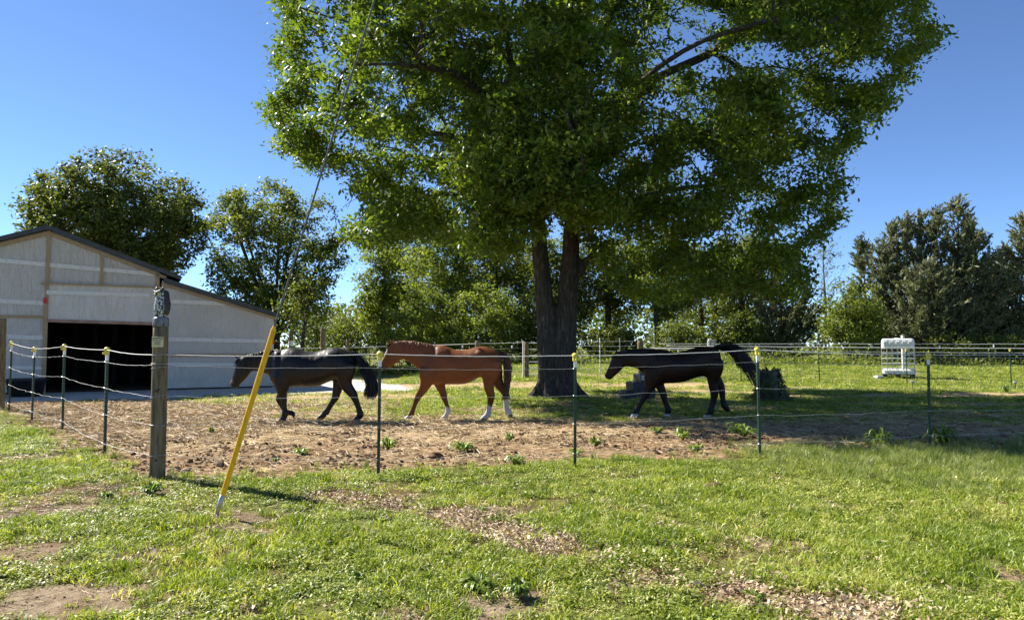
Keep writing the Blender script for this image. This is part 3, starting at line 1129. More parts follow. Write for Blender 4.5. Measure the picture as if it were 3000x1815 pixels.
def tree(name, label, base, height, crown_c, crown_r, seed, leafm, barkm, group=None, nl=40, per=7, sig=.7, n_per=60, lsize=.2, spread=.35,
         lines=None, r_base=.22, droop=.1, shell=.45, accept=None, step=.6, arch=.15, cat='tree', up_pen=.5, rmin=0.0, along=3):
    r = np.random.default_rng(seed)
    base = np.asarray(base, float)
    root = empty(name, base, label, cat, group)
    c = np.asarray(crown_c, float)
    if lines is None:
        top = np.array([c[0] + r.normal(0, .3), c[1], c[2] + crown_r[2] * .45])
        mid = base + (top - base) * .4 + np.array([r.normal(0, .12), 0, 0])
        lines = [smooth_line([base + np.array([0, 0, -.15]), mid, top], 4)]
    att = lobes_points(r, c, crown_r, nl, per, sig, shell, accept)
    P, par, tips, paths = grow(r, lines, att, step, up_pen, arch, .05, 2)
    off = Vector(base)
    w = wood_mesh('trunk', P - base, par, r_base, .012, barkm, rmin=rmin)
    link('trunk', w, root)
    lv = leaves_on(r, P - base, paths, c - base, n_per, spread, lsize, 'crown', leafm, DIAM, DIAM_F, droop, along)
    link('crown', lv, root)
    return root


def cedar(name, label, base, height, rx, seed, leafm, leaders=((0, 0, 1.0),), group=None, dens=1.0, lsize=.26, low=0.04, shape=0.95):
    """red cedar: upswept branches round one or more leaders, feathery spire tips"""
    r = np.random.default_rng(seed)
    base = np.asarray(base, float)
    root = empty(name, base, label, 'tree', group)
    mb = MB()
    cs, ts = [], []
    for (lx, ly, hf) in leaders:
        H = height * hf
        top = np.array([lx, ly, H])
        tr = smooth_line([(0, 0, -.1), (lx * .5, ly * .5, H * .3), (lx, ly, H * .7), top], 4)
        mb.tube(tr, list(np.linspace(.14 * H / 8, .008, len(tr))), 6, cap=False)
        nb = int(95 * dens * H / 8)
        for i in range(nb):
            f = low + (1 - low) * (i + r.random()) / nb
            o = tr[0] + (top - tr[0]) * 0
            k = f * (len(tr) - 1); k0 = int(min(k, len(tr) - 2)); o = tr[k0] + (tr[k0 + 1] - tr[k0]) * (k - k0)
            prof = (1 - f) ** shape * min(1.0, .55 + f * 2.5)
            L = rx * prof * r.uniform(.5, 1.3) + .2
            a = r.uniform(0, 2 * math.pi)
            el = r.uniform(.25, .75) + .35 * f
            d = np.array([math.cos(a) * math.cos(el), math.sin(a) * math.cos(el), math.sin(el)])
            end = o + d * L
            mid = o + d * L * .5 - np.array([0, 0, .10 * L])
            br = smooth_line([o, mid, end], 4)
            mb.tube(br, list(np.linspace(.012 + .014 * L, .004, len(br))), 3, cap=False)
            ns = max(3, int(L * 6))
            for s in range(ns):
                t = .25 + .75 * (s + r.random()) / ns
                q = br[min(int(t * (len(br) - 1)), len(br) - 1)]
                sd = unit(d * .9 + r.normal(size=3) * .55 + np.array([0, 0, .35]))
                sl = (.30 + .40 * r.random()) * (1.15 - .5 * t) + .14
                m = int(11 * dens) + 3
                u = r.random(m)
                cs.append(q + sd * (u * sl)[:, None] + r.normal(size=(m, 3)) * .04)
                ts.append(unit(sd + r.normal(size=(m, 3)) * .45))
            m = 12
            cs.append(end + d * (r.random(m) * .5 - .05)[:, None] + r.normal(size=(m, 3)) * .03)
            ts.append(unit(d + r.normal(size=(m, 3)) * .3))
        m = 40
        u = r.random(m)
        cs.append(top + np.array([0, 0, 1]) * (u * .5 - .35)[:, None] + r.normal(size=(m, 3)) * .05)
        ts.append(unit(np.array([0, 0, 1.0]) + r.normal(size=(m, 3)) * .35))
    Cn = np.concatenate(cs); T = np.concatenate(ts)
    n = len(Cn)
    Nn = unit(np.cross(T, r.normal(size=(n, 3))))
    tone = np.clip(r.normal(.5, .2, n), 0, 1)
    me = mb.mesh('trunk'); me.materials.append(M['bark_dark'])
    link('trunk', me, root)
    link('crown', leaf_cloud('crown', Cn, T, Nn, lsize * r.uniform(.6, 1.2, n), tone, leafm, SLIM * np.array([.55, .9]), DIAM_F, .1), root)
    return root


def inpoly(px, py, poly):
    c = np.zeros(len(px), bool)
    j = len(poly) - 1
    for i in range(len(poly)):
        xi, yi = poly[i]; xj, yj = poly[j]
        cond = ((yi > py) != (yj > py)) & (px < (xj - xi) * (py - yi) / (yj - yi + 1e-9) + xi)
        c ^= cond
        j = i
    return c


# the old oak in the middle
OAK_Y = 20.8
oak_base = gp(1638, 1163)


def oak_tree():
    r = np.random.default_rng(2024)
    k = OAK_Y

    def W(u, v, dy=0.0):
        return np.array(at(u, v, k + dy))
    left = [W(1607, 1120), W(1603, 1032), W(1601, 946), W(1594, 860), W(1586, 775), W(1579, 689), W(1572, 590), W(1555, 480, .3), W(1520, 370, .6), W(1500, 200, .9), W(1470, 20, 1.2), W(1450, -250, 1.4)]
    right = [W(1648, 1120), W(1654, 1032), W(1659, 946), W(1664, 860), W(1671, 775), W(1675, 689), W(1682, 580), W(1688, 450), W(1690, 330, -.3), W(1686, 220, -.5), W(1704, 110, -.8), W(1730, 0, -1), W(1740, -300, -1.2)]
    lines = [smooth_line([np.array(oak_base) + np.array([0.05, 0, -.1])] + right, 2),
             smooth_line([right[0]] + left[1:], 2)]
    limbs = [
        [left[7], W(1440, 300, .8), W(1380, 190, 1.2), W(1320, 100, 1.8), W(1290, -60, 2.2)],
        [left[8], W(1430, 290, -2), W(1330, 215, -3.6), W(1180, 190, -4.8), W(1030, 190, -5.4)],
        [left[7], W(1470, 430, 1), W(1320, 400, 3), W(1150, 370, 4.5), W(980, 330, 5)],
        [left[6], W(1480, 560, -1.5), W(1380, 540, -3), W(1260, 560, -4), W(1140, 600, -4.6)],
        [left[6], W(1500, 600, 1.5), W(1380, 580, 3.2), W(1200, 560, 4.4), W(1080, 620, 5)],
        [right[6], W(1760, 400, .3), W(1810, 335, .5), W(1920, 232, .7), W(2050, 172, .9), W(2155, 116, 1.1), W(2320, 20, 1.3), W(2480, -40, 1.4)],
        [right[7], W(1780, 330, -2.0), W(1900, 220, -3.6), W(2060, 120, -4.6), W(2260, 60, -5)],
        [right[8], W(1790, 180, 2), W(1880, 90, 3.5), W(1960, -30, 4.5)],
        [right[5], W(1760, 640, -1.5), W(1900, 560, -3.2), W(2050, 480, -4.6), W(2200, 450, -5.2)],
        [right[5], W(1780, 620, 1.8), W(1950, 560, 3.2), W(2150, 540, 4.4), W(2330, 560, 5)],
        [right[4], W(1706, 772, -.2), W(1750, 742, -.6), W(1830, 740, -1.5), W(1960, 700, -2.6), W(2080, 690, -3.2)],
        [right[6], W(1700, 480, -2.0), W(1690, 380, -4.2), W(1660, 320, -6), W(1620, 300, -7)],
        [left[7], W(1530, 400, -2.2), W(1490, 330, -4.4), W(1430, 290, -6.2)],
        [right[7], W(1720, 350, 2.4), W(1770, 300, 4.6), W(1830, 280, 6.4)],
        [right[9], W(1800, 40, -1.4), W(1900, -120, -2)],
        [left[9], W(1430, 80, 1.2), W(1340, -100, 1.5)],
    ]
    lines += [smooth_line(q, 3) for q in limbs]
    poly2464 = [(690, -900), (640, -120), (668, 0), (700, 45), (655, 140), (712, 160), (690, 235), (632, 255), (690, 290), (665, 345), (712, 360), (745, 400), (800, 385), (830, 375), (885, 395), (905, 420), (838, 452),
                (900, 480), (905, 520), (835, 560), (870, 590), (960, 565), (1010, 560), (1060, 580), (1130, 585), (1180, 610), (1225, 600), (1262, 515), (1300, 495), (1360, 505), (1395, 545), (1440, 610), (1500, 700), (1600, 720), (1700, 700),
                (1800, 690), (1930, 715), (1945, 660), (1900, 610), (1975, 570), (2020, 520), (2000, 470), (2035, 440), (1995, 375), (2070, 325), (2065, 290), (2150, 235), (2140, 200), (2195, 180), (2180, 120), (2225, 115), (2270, 80), (2210, 50),
                (2230, -60), (2260, -300), (2000, -900)]
    poly = [(a * 1.2175, b * 1.2175) for a, b in poly2464]
    cen = np.array([2.4, 21.2, 10.3]); rad = np.array([10.6, 8.2, 8.4])
    gaps = [(2150, 160, 190, 60, .55), (1930, 130, 90, 100, .6), (2050, 60, 120, 50, .55), (1180, 430, 60, 40, .6), (1760, 190, 60, 90, .6), (1330, 330, 50, 60, .5), (2020, 250, 110, 30, .4)]
    rr = np.random.default_rng(5)

    def accept(p):
        u, v = project(p)
        ok = inpoly(u, v, poly)
        ok &= (((p - cen) / rad) ** 2).sum(1) < 1.0
        ok &= p[:, 2] > 2.6
        for gu, gv, ru, rv, s in gaps:
            hit = ((u - gu) / ru) ** 2 + ((v - gv) / rv) ** 2 < 1
            ok &= ~(hit & (rr.random(len(u)) < s))
        return ok
    att = lobes_points(r, cen, rad * .98, 330, 10, .52, .48, accept, .5)
    fr_ = []
    while len(fr_) < 240:
        u, v = r.uniform(1380, 1800), r.uniform(330, 640)
        if v < 585 - .5 * abs(u - 1640) or u < 1540 or u > 1740:
            c_ = W(u, v, r.uniform(-5.5, -.9))
            fr_ += [c_ + r.normal(0, .45, 3) for _ in range(6)]
    att = np.concatenate([att, np.array(fr_)])
    ed = []
    for i in range(len(poly2464)):                       # twigs that reach the outline
        a = np.array(poly2464[i]); b = np.array(poly2464[(i + 1) % len(poly2464)])
        if a[1] < -200 and b[1] < -200:
            continue
        m = max(1, int(np.linalg.norm(b - a) / 22))
        for t in np.linspace(0, 1, m, endpoint=False):
            q = a + (b - a) * t
            c0 = np.array([1430.0, 330.0])
            q = q + (c0 - q) / np.linalg.norm(c0 - q) * 14
            for _ in range(2):
                ed.append(W(q[0] * 1.2175, q[1] * 1.2175, r.normal(0, 1.6)))
    ed = np.array(ed)
    ok = (ed[:, 2] > 2.6)
    ed = ed[ok]
    bare = np.array([W(u, v, r.normal(0, 1)) for u, v in zip(r.uniform(1000, 1110, 26), r.uniform(500, 690, 26))] +
                    [W(u, v, r.normal(-2, 1)) for u, v in zip(r.uniform(1700, 1960, 30), r.uniform(420, 640, 30))])
    allp = np.concatenate([att, ed, bare])
    leafy = np.ones(len(allp), bool); leafy[len(att) + len(ed):] = False
    P, par, tips, paths = grow(r, lines, allp, .55, .25, .05, .06, 14)
    root = empty('oak_tree', oak_base, 'big spreading oak with forked trunk in the middle of the paddock', 'tree')
    b0 = np.array(oak_base)
    lp = [len(resample(q, .55)) for q in lines]
    link('limb', wood_mesh('limb', P - b0, par, .40, .008, M['bark'], skip_below=6.0, maxr=.30), root)
    # leaves
    print('oak attractors', len(att), len(ed), 'nodes', len(P))
    lv = leaves_on(r, P - b0, paths, cen - b0, 88, .19, .125, 'crown', M['oak_leaf'], DART, DIAM_F, .35, 3, .8, .35, None, leafy)
    link('crown', lv, root)
    # trunk: two fused stems with root flare, one skin
    mb = MB()

    def stem(pts, rads, n=28, flare=0):
        rings = []
        for (p, rr_) in zip(pts, rads):
            ring = []
            h = p[2] - b0[2]
            for q in range(n):
                a = 2 * math.pi * q / n
                fl = max(0.0, 1 - h / .75) ** 2 * (0.24 + .17 * math.cos(5 * a + .6) + .09 * math.cos(8 * a + 2)) if flare else 0
                rq = rr_ * (1 + .05 * math.cos(3 * a + h) + .03 * math.cos(7 * a + 2 * h)) + fl
                ring.append((p[0] - b0[0] + rq * math.cos(a), p[1] - b0[1] + rq * math.sin(a), h))
            rings.append(ring)
        mb.loft(rings)
    Ls = smooth_line([np.array([1.05 + .02, k, -.2]), np.array([1.05, k, .15])] + [np.array(q) for q in left[0:8]], 3)
    Rs = smooth_line([np.array([1.50, k, -.2]), np.array([1.50, k, .15])] + [np.array(q) for q in right[0:9]], 3)
    def rad_of(z, lo, hi):
        return lo + (hi - lo) * min(max(z / 7.5, 0), 1)
    stem(Ls, [rad_of(q[2], .315, .165) for q in Ls], flare=1)
    stem(Rs, [rad_of(q[2], .35, .19) for q in Rs], flare=1)
    mid = smooth_line([np.array([1.27, k, -.2]), np.array([1.27, k, .8]), np.array([1.29, k, 1.3]), np.array([1.31, k, 1.8])], 3)
    stem(mid, list(np.linspace(.34, .06, len(mid))), flare=0)
    mb.tube([np.array(W(1690, 800)) - b0, np.array(W(1712, 770)) - b0, np.array(W(1750, 742, -.4)) - b0, np.array(W(1800, 738, -1)) - b0], [.2, .15, .11, .09], 10)
    me = remesh(mb.mesh('trunk'), .045, 2)
    co = np.empty(len(me.vertices) * 3, np.float32); me.vertices.foreach_get('co', co); co = co.reshape(-1, 3)
    no = np.empty(len(me.vertices) * 3, np.float32); me.vertices.foreach_get('normal', no); no = no.reshape(-1, 3)
    ang = np.arctan2(co[:, 1], co[:, 0] + .1) * 6
    dsp = (fbm(ang * 1.6 + co[:, 0] * 3, co[:, 2] * 1.1, 1.3, 3, 50.) - .5) * .05
    co += no * dsp[:, None]
    me.vertices.foreach_set('co', co.ravel()); me.update()
    me.materials.append(M['bark'])
    me.polygons.foreach_set('use_smooth', [True] * len(me.polygons))
    link('trunk', me, root)
    return root


def remesh(me, voxel, smooth_it=2, factor=.5):
    o = bpy.data.objects.new('tmp', me)
    C.objects.link(o)
    m = o.modifiers.new('r', 'REMESH'); m.mode = 'VOXEL'; m.voxel_size = voxel
    if smooth_it:
        s = o.modifiers.new('s', 'SMOOTH'); s.iterations = smooth_it; s.factor = factor
    dg = bpy.context.evaluated_depsgraph_get()
    out = bpy.data.meshes.new_from_object(o.evaluated_get(dg))
    bpy.data.objects.remove(o)
    bpy.data.meshes.remove(me)
    out.materials.clear()
    return out


oak_tree()


def px_tree(name, label, u, vt, vb, ru, D, seed, leafm, barkm, group=None, base_u=None, **kw):
    """a tree D metres away with its crown centred at pixel column u, from row vt to vb, half width ru (2464-wide pixels)"""
    s = 1.2175
    top = at(u * s, vt * s, D).z
    bot = at(u * s, vb * s, D).z
    x = at(u * s, 700, D).x
    rx = ru * s / FOC * D
    bx = x if base_u is None else at(base_u * s, 700, D).x
    b = (bx, D, float(rise(bx, D)))
    bot = max(bot, b[2] + .25)
    return tree(name, label, b, top, (x, D, (top + bot) / 2), (rx, rx * .9, (top - bot) / 2), seed, leafm, barkm, group, **kw)


G_BACK = 'trees of the hedgerow behind the paddock'
# two maples behind the barn
px_tree('maple_tree', 'large dark round maple rising behind the barn ridge', 280, 375, 735, 196, 44, 101, M['maple_leaf'], M['bark_dark'], 'maples behind the barn', nl=120, per=9, sig=.8, n_per=48, lsize=.20, spread=.27, r_base=.40, shell=.45)
mx = at(660 * 1.2175, 700, 42).x
fan = []
bz = np.array([mx + .1, 42, -.15])
fan.append(smooth_line([bz, bz + [0, 0, 2.6], bz + [.1, 0, 5], bz + [.2, 0, 9.5]], 4))
for a, e, l in ((0.3, 1.0, 6.5), (2.8, 1.05, 6.5), (1.2, 1.15, 7), (4.2, 1.1, 7), (5.4, 1.0, 6.2), (3.4, .8, 5.6), (0.0, .75, 5.4), (2.0, .9, 6)):
    d = np.array([math.cos(a) * math.cos(e), math.sin(a) * math.cos(e), math.sin(e)])
    o = bz + np.array([0, 0, 2.2 + .25 * a])
    fan.append(smooth_line([o, o + d * l * .4 + [0, 0, .1], o + d * l * .75 + [0, 0, .5], o + d * l + [0, 0, 1.1]], 3))
px_tree('maple_tree', 'airy lighter maple with fanning stems above the lean-to roof', 672, 425, 790, 160, 42, 102, M['mid_leaf'], M['bark_dark'], 'maples behind the barn', nl=90, per=8, sig=.55, n_per=40, lsize=.165, spread=.24, lines=fan, r_base=.36, shell=.55, rmin=0.0)
px_tree('slim_tree', 'thin straight young tree just past the lean-to corner', 733, 640, 850, 62, 36, 103, M['mid_leaf'], M['bark_dark'], G_BACK, nl=22, per=5, sig=.4, n_per=18, lsize=.13, spread=.25, r_base=.10)
# hedgerow trees left of the oak trunk
back = [
    ('hedgerow_tree', 'tall bright green tree at the open gap left of the oak', 925, 565, 850, 62, 50, 'spring_leaf', 34, 7, .7, 55, .22),
    ('hedgerow_tree', 'mid green tree just right of the sky gap', 985, 525, 850, 85, 54, 'mid_leaf', 40, 7, .8, 55, .22),
    ('hedgerow_tree', 'broad pale green tree above the chestnut horse', 1080, 505, 850, 100, 46, 'spring_leaf', 52, 7, .75, 60, .20),
    ('hedgerow_tree', 'tall mid green tree beside the left trunk stem', 1200, 500, 850, 90, 50, 'mid_leaf', 44, 7, .8, 60, .21),
    ('hedgerow_shrub', 'rounded light green bush behind the chestnut horse neck', 1010, 690, 870, 85, 41, 'spring_leaf', 36, 6, .5, 46, .16),
    ('hedgerow_shrub', 'pale bush left of the corral panel', 1165, 690, 880, 95, 40, 'spring_leaf', 40, 6, .5, 46, .16),
    ('hedgerow_shrub', 'dense shrub pressed against the oak trunk from behind', 1265, 700, 880, 60, 42, 'mid_leaf', 26, 6, .5, 46, .17),
    ('hedgerow_shrub', 'dull olive bush behind the black horse rump', 850, 745, 868, 75, 52, 'mid_leaf', 30, 6, .6, 34, .18),
    ('hedgerow_shrub', 'low hazy bush behind the tall wooden posts', 770, 745, 862, 70, 55, 'mid_leaf', 28, 6, .6, 34, .18),
    ('hedgerow_tree', 'leafy tree filling the gap right of the oak trunk', 1465, 560, 785, 85, 48, 'mid_leaf', 40, 7, .8, 50, .21),
    ('hedgerow_tree', 'bright tree above the head of the bay horse', 1585, 560, 780, 90, 46, 'spring_leaf', 40, 7, .7, 50, .20),
    ('hedgerow_tree', 'thin crowned tree letting sky through above the white gate', 1690, 560, 780, 90, 52, 'mid_leaf', 34, 7, .7, 42, .21),
    ('hedgerow_tree', 'dark leaning tree behind the meter box', 1790, 560, 790, 90, 47, 'mid_leaf', 40, 7, .75, 50, .21),
    ('hedgerow_shrub', 'leafy bush under the dark trees behind the gate', 1625, 778, 880, 75, 41, 'mid_leaf', 30, 6, .5, 42, .16),
    ('hedgerow_shrub', 'shrub behind the raised tail of the bay horse', 1775, 755, 880, 60, 42, 'mid_leaf', 28, 6, .5, 42, .16),
    ('hedgerow_tree', 'tree seen through the fork of the oak', 1335, 540, 850, 90, 47, 'mid_leaf', 44, 7, .75, 55, .21),
    ('hedgerow_shrub', 'low bush between the oak trunk and the bay horse', 1470, 785, 880, 60, 43, 'mid_leaf', 26, 6, .5, 42, .16),
    ('hedgerow_tree', 'yellow green tree with layered boughs beside the cedars', 2045, 672, 868, 70, 39, 'spring_leaf', 34, 6, .5, 44, .16),
    ('hedgerow_shrub', 'leafy understory bush right of the white tank', 2300, 800, 880, 90, 38.5, 'mid_leaf', 26, 6, .4, 36, .13),
    ('hedgerow_shrub', 'weedy pale bush at the far end of the field', 2440, 800, 885, 60, 37.5, 'spring_leaf', 22, 6, .4, 34, .13),
]
for i, (nm, lb, u, vt, vb, ru, D, lm, nl, per, sig, npp, ls) in enumerate(back):
    px_tree(nm, lb, u, vt, vb, ru, D, 200 + i, M[lm], M['bark_dark'] if i % 2 else M['bark_grey'], G_BACK, nl=nl, per=per, sig=sig, n_per=int(npp * 1.0), lsize=ls * .82, spread=sig * .38, r_base=.2 if 'tree' in nm else .07, shell=.4)

# bare sapling
r_ = np.random.default_rng(8)
sb = at(1985 * 1.2175, 1000, 43); sb = np.array([sb.x, 43, .45])
sroot = empty('bare_sapling', sb, 'nearly leafless sapling against the sky left of the cedars', 'tree', G_BACK)
sl = [smooth_line([sb, sb + [.1, 0, 3], sb + [0, 0, 6.2], sb + [.15, 0, 7.6]], 4)]
sa = lobes_points(r_, sb + np.array([0, 0, 5.4]), (1.15, 1.1, 2.4), 30, 6, .35, .4)
SP, Spar, St, Spaths = grow(r_, sl, sa, .35, .6, .2, .04, 4)
link('trunk', wood_mesh('trunk', SP - sb, Spar, .075, .008, M['bark_grey']), sroot)
link('crown', leaves_on(r_, SP - sb, Spaths, np.array([0, 0, 5.]), 7, .14, .09, 'crown', M['mid_leaf'], DIAM, DIAM_F, .1, 2), sroot)

# cedars
CED = [
    ('dark dense evergreen at the right edge of the oak crown', 1880, 655, 95, 44, 301, ((0, 0, 1.0), (-.9, .3, .86), (.8, -.2, .9))),
    ('small spiky cedar standing left of the tall cedars', 2082, 588, 60, 44, 302, ((0, 0, 1.0),)),
    ('broad rounded cedar with several blunt tops', 2185, 522, 100, 42, 303, ((0, 0, .97), (-.9, .2, .93), (.9, .1, 1.0), (-1.5, -.3, .72))),
    ('tallest cedar with a pointed spire', 2312, 488, 112, 41, 304, ((0, 0, 1.0), (-1.1, .3, .93), (1.1, .2, .80), (.3, -.7, .84))),
    ('cedar cut by the edge of the picture at far right', 2470, 530, 95, 41, 305, ((0, 0, 1.0), (-.9, .2, .78))),
    ('lower cedar filling in behind the white tank', 2235, 640, 100, 39.5, 306, ((0, 0, 1.0), (-.9, -.2, .9), (1.0, 0, .92))),
    ('lower cedar in the gap between the tallest and the last', 2400, 650, 75, 42.5, 307, ((0, 0, 1.0), (-.8, 0, .9))),
]
for lb, u, vt, ru, D, sd, ld in CED:
    s = 1.2175
    x = at(u * s, 900, D).x
    cedar('cedar_tree', lb, (x, D, float(rise(x, D)) - .1), at(u * s, vt * s, D).z - .4, 1.15 * ru * s / FOC * D, sd, M['cedar_leaf'], ld, 'cedars at the field edge', dens=1.0 if len(ld) < 3 else .8)


# far wood and undergrowth
def treeline():
    r = np.random.default_rng(66)
    n = 26000
    x = r.uniform(-75, 95, n); y = 88 + r.uniform(-5, 5, n)
    hmax = 4.2 + 3.2 * fbm(x, y * 0, .07, 3, 61.)
    z = .3 + hmax * r.random(n) ** .8
    Cn = np.stack([x, y, z], 1)
    Nn = unit(r.normal(size=(n, 3)) + [0, -.4, .6]); T = unit(np.cross(Nn, r.normal(size=(n, 3))))
    o = link('treeline', leaf_cloud('treeline', Cn, T, Nn, r.uniform(.35, .7, n), np.clip(r.normal(.5, .2, n), 0, 1), M['mid_leaf']))
    tag(o, 'far-off wood closing the view beyond the hedgerow', kind='stuff')
    # weeds and brush at the foot of the hedgerow
    n = 45000
    x = r.uniform(-14, 34, n)
    y = np.where(x < 6, 39.5, 38.0) + r.normal(0, 1.0, n) - np.clip(x - 8, 0, 20) * .04
    h = (0.12 + .75 * fbm(x, y, .5, 3, 62.) * np.where(r.random(n) < .2, 1.7, .6))
    z = rise(x, y) + h * r.random(n)
    Cn = np.stack([x, y, z], 1)
    Nn = unit(r.normal(size=(n, 3)) + [0, -.2, .9]); T = unit(np.cross(Nn, r.normal(size=(n, 3))))
    o = link('undergrowth', leaf_cloud('undergrowth', Cn, T, Nn, r.uniform(.06, .15, n), np.clip(r.normal(.5, .22, n), 0, 1), M['spring_leaf']))
    tag(o, 'weeds and brush along the foot of the hedgerow', kind='stuff')


treeline()
# ------------------------------------------------------------------ barn
FD = Vector((FDIR[0], FDIR[1], 0)); FN = Vector((FNRM[0], FNRM[1], 0))
FO = Vector((FA[0], FA[1], 0))


def fac(u, v):
    """pixel -> (s along the front, height) on the barn front plane"""
    d = ray(u, v)
    o = Vector((0, 0, CAMH))
    t = (FO - o).dot(FN) / d.dot(FN)
    p = o + d * t - FO
    return p.dot(FD), p.z


def F3(s, z, out=0.0):
    p = FD * s + FN * out
    return (p.x, p.y, z)


barn = empty('barn', FO, 'grey tarp-wrapped barn with open dark doorway and lean-to', 'barn')
s_eave, z_eave = fac(478, 797)
s_end, z_end = fac(803, 921)
s_d0, _ = fac(137, 1000)
s_d1, _ = fac(466, 1000)
_, z_door = fac(300, 941)
_, z_beam = fac(300, 836)
_, z_peak = fac(128, 668)
s_l = -7.2
z_left = z_peak - abs(s_l) * (z_peak - z_eave) / s_eave
z_l2 = fac(490, 822)[1]                       # lean-to roof where it meets the post
wt = .03                                       # wrap thickness


def panel(pts, name='wrap_panel', out=0.0, mat_=None, th=wt, sub=7, bulge=.035, seed=0):
    """a sheet of wrap with a slight billow, convex outline given as (s, z)"""
    mb = MB()
    cs = sum(p[0] for p in pts) / len(pts); cz = sum(p[1] for p in pts) / len(pts)
    # quad patch when four corners, else fan
    if len(pts) == 4:
        a, b, c, d = [np.array(p, float) for p in pts]
        vs_ = []
        for j in range(sub + 1):
            for i in range(sub + 1):
                u, v = i / sub, j / sub
                q = a * (1 - u) * (1 - v) + b * u * (1 - v) + c * u * v + d * (1 - u) * v
                w = math.sin(math.pi * u) * math.sin(math.pi * v)
                h = out + w * bulge * (float(fbm(np.array([u * 3 + seed]), np.array([v * 3]), 1, 2, 70.)[0]) * 2 - .8)
                vs_.append(F3(q[0], q[1], h))
        n = sub + 1
        fs = [(j * n + i, j * n + i + 1, (j + 1) * n + i + 1, (j + 1) * n + i) for j in range(sub) for i in range(sub)]
        mb.add(vs_, fs)
        mb.add([F3(p[0], p[1], out - th) for p in pts], [(3, 2, 1, 0)])
    else:
        n = len(pts)
        vs_ = [F3(p[0], p[1], out) for p in pts] + [F3(p[0], p[1], out - th) for p in pts]
        fs = [tuple(range(n)), tuple(range(2 * n - 1, n - 1, -1))] + [(i, n + i, n + (i + 1) % n, (i + 1) % n) for i in range(n)]
        mb.add(vs_, fs)
    return mb.build(name, mat_ or M['tarp'], barn, smooth=len(pts) == 4)


def roof_z(s):
    return z_peak - abs(s) * (z_peak - z_eave) / s_eave


def lean_z(s):
    return z_l2 + (s - s_eave) * (z_end - z_l2) / (s_end - s_eave)


sg = fac(298, 800)[0]
z_girt = fac(60, 927)[1]
panel([(s_l, z_girt), (s_d0 - .08, z_girt), (s_d0 - .08, roof_z(s_d0) - .05), (s_l, roof_z(s_l) - .05)], seed=1)
panel([(s_l, 0.05), (s_d0 - .08, 0.05), (s_d0 - .08, z_girt), (s_l, z_girt)], seed=2)
panel([(s_d0, z_beam), (sg, z_beam), (sg, roof_z(sg) - .05), (s_d0, roof_z(s_d0) - .05)], seed=3)
panel([(sg, z_beam), (s_eave - .1, z_beam), (s_eave - .1, roof_z(s_eave - .1) - .05), (sg, roof_z(sg) - .05)], seed=4)
panel([(s_d0 - .02, z_door), (s_d1 + .1, z_door - .06), (s_d1 + .1, z_beam), (s_d0 - .02, z_beam)], 'door_curtain', out=.05, seed=5, mat_=M['tarp_pale'])
panel([(s_d1 + .05, .05), (s_end, .05), (s_end, lean_z(s_end) - .05), (s_d1 + .05, lean_z(s_d1) - .02)], seed=6, sub=10)
# tape along the seams
TAPES = [((0, 763), (455, 803), 1), ((0, 881), (128, 888), 1), ((0, 985), (126, 989), 1), ((137, 856), (440, 865), 2), ((486, 882), (668, 889), 1), ((486, 993), (778, 999), 1), ((0, 1074), (127, 1078), 0), ((486, 1066), (790, 1068), 0)]
for (ua, va), (ub, vb), br in TAPES:
    a = fac(ua, va); b = fac(ub, vb)
    mb = MB()
    o_ = .085 if br == 2 else .034
    mb.beam(F3(a[0], a[1], o_), F3(b[0], b[1], o_), .006, .13 if br else .11, up=(0, 0, 1))
    t = mb.build('seam_tape', M['tape'], barn)
    if br == 1:
        mk = MB()
        n = int((b[0] - a[0]) / .32)
        for i in range(n):
            f = (i + .5) / n
            mk.box(*F3(a[0] + (b[0] - a[0]) * f, a[1] + (b[1] - a[1]) * f, o_ + .004), .035, .004, .02, Matrix.Rotation(math.atan2(FD.y, FD.x), 3, 'Z'))
        mk.build('print_marks', M['grey_paint'], t)['kind'] = 'stuff'


def stick(a, b, w, d, out, name, mat_=None):
    mb = MB()
    A = Vector(F3(a[0], a[1], out)); B = Vector(F3(b[0], b[1], out))
    ax = (B - A).normalized()
    mb.beam(A, B, d, w, up=ax.cross(FN))
    return mb.build(name, mat_ or M['lumber'], barn)


stick((s_d0 - .04, 0), (s_d0 - .04, roof_z(s_d0) - .06), .10, .07, .04, 'post')
stick((s_d0 - .045, 0), (s_d0 - .045, z_door + .55), .12, .05, .062, 'door_jamb')
stick((sg, z_beam), (sg, roof_z(sg) - .1), .09, .05, .03, 'stud')
stick((s_eave - .16, z_beam - .3), (s_eave - .16, roof_z(s_eave) - .05), .11, .06, .04, 'post')
stick((s_d0 - .2, z_beam), (s_eave - .06, z_beam), .05, .08, .10, 'header')
stick((s_l, z_girt), (s_d0 - .10, z_girt), .09, .05, .028, 'girt')
gb0 = fac(490, 1040); gb1 = fac(790, 1040)
stick((gb0[0], gb0[1]), (gb1[0], gb0[1]), .10, .05, .03, 'girt')
stick((s_d0, z_door), (s_d1 + .1, z_door - .06), .10, .04, .09, 'curtain_batten', M['pink_wood'])
stick((0, z_peak - .16), (s_eave + .1, roof_z(s_eave + .1) - .16), .11, .04, .05, 'rake_board')
stick((s_l, z_left - .16), (0, z_peak - .16), .11, .04, .052, 'rake_board')
stick((s_eave - .05, z_l2 - .13), (s_end + .1, lean_z(s_end + .1) - .13), .09, .04, .05, 'rake_board')
# roofs with depth
DEP = -9.5


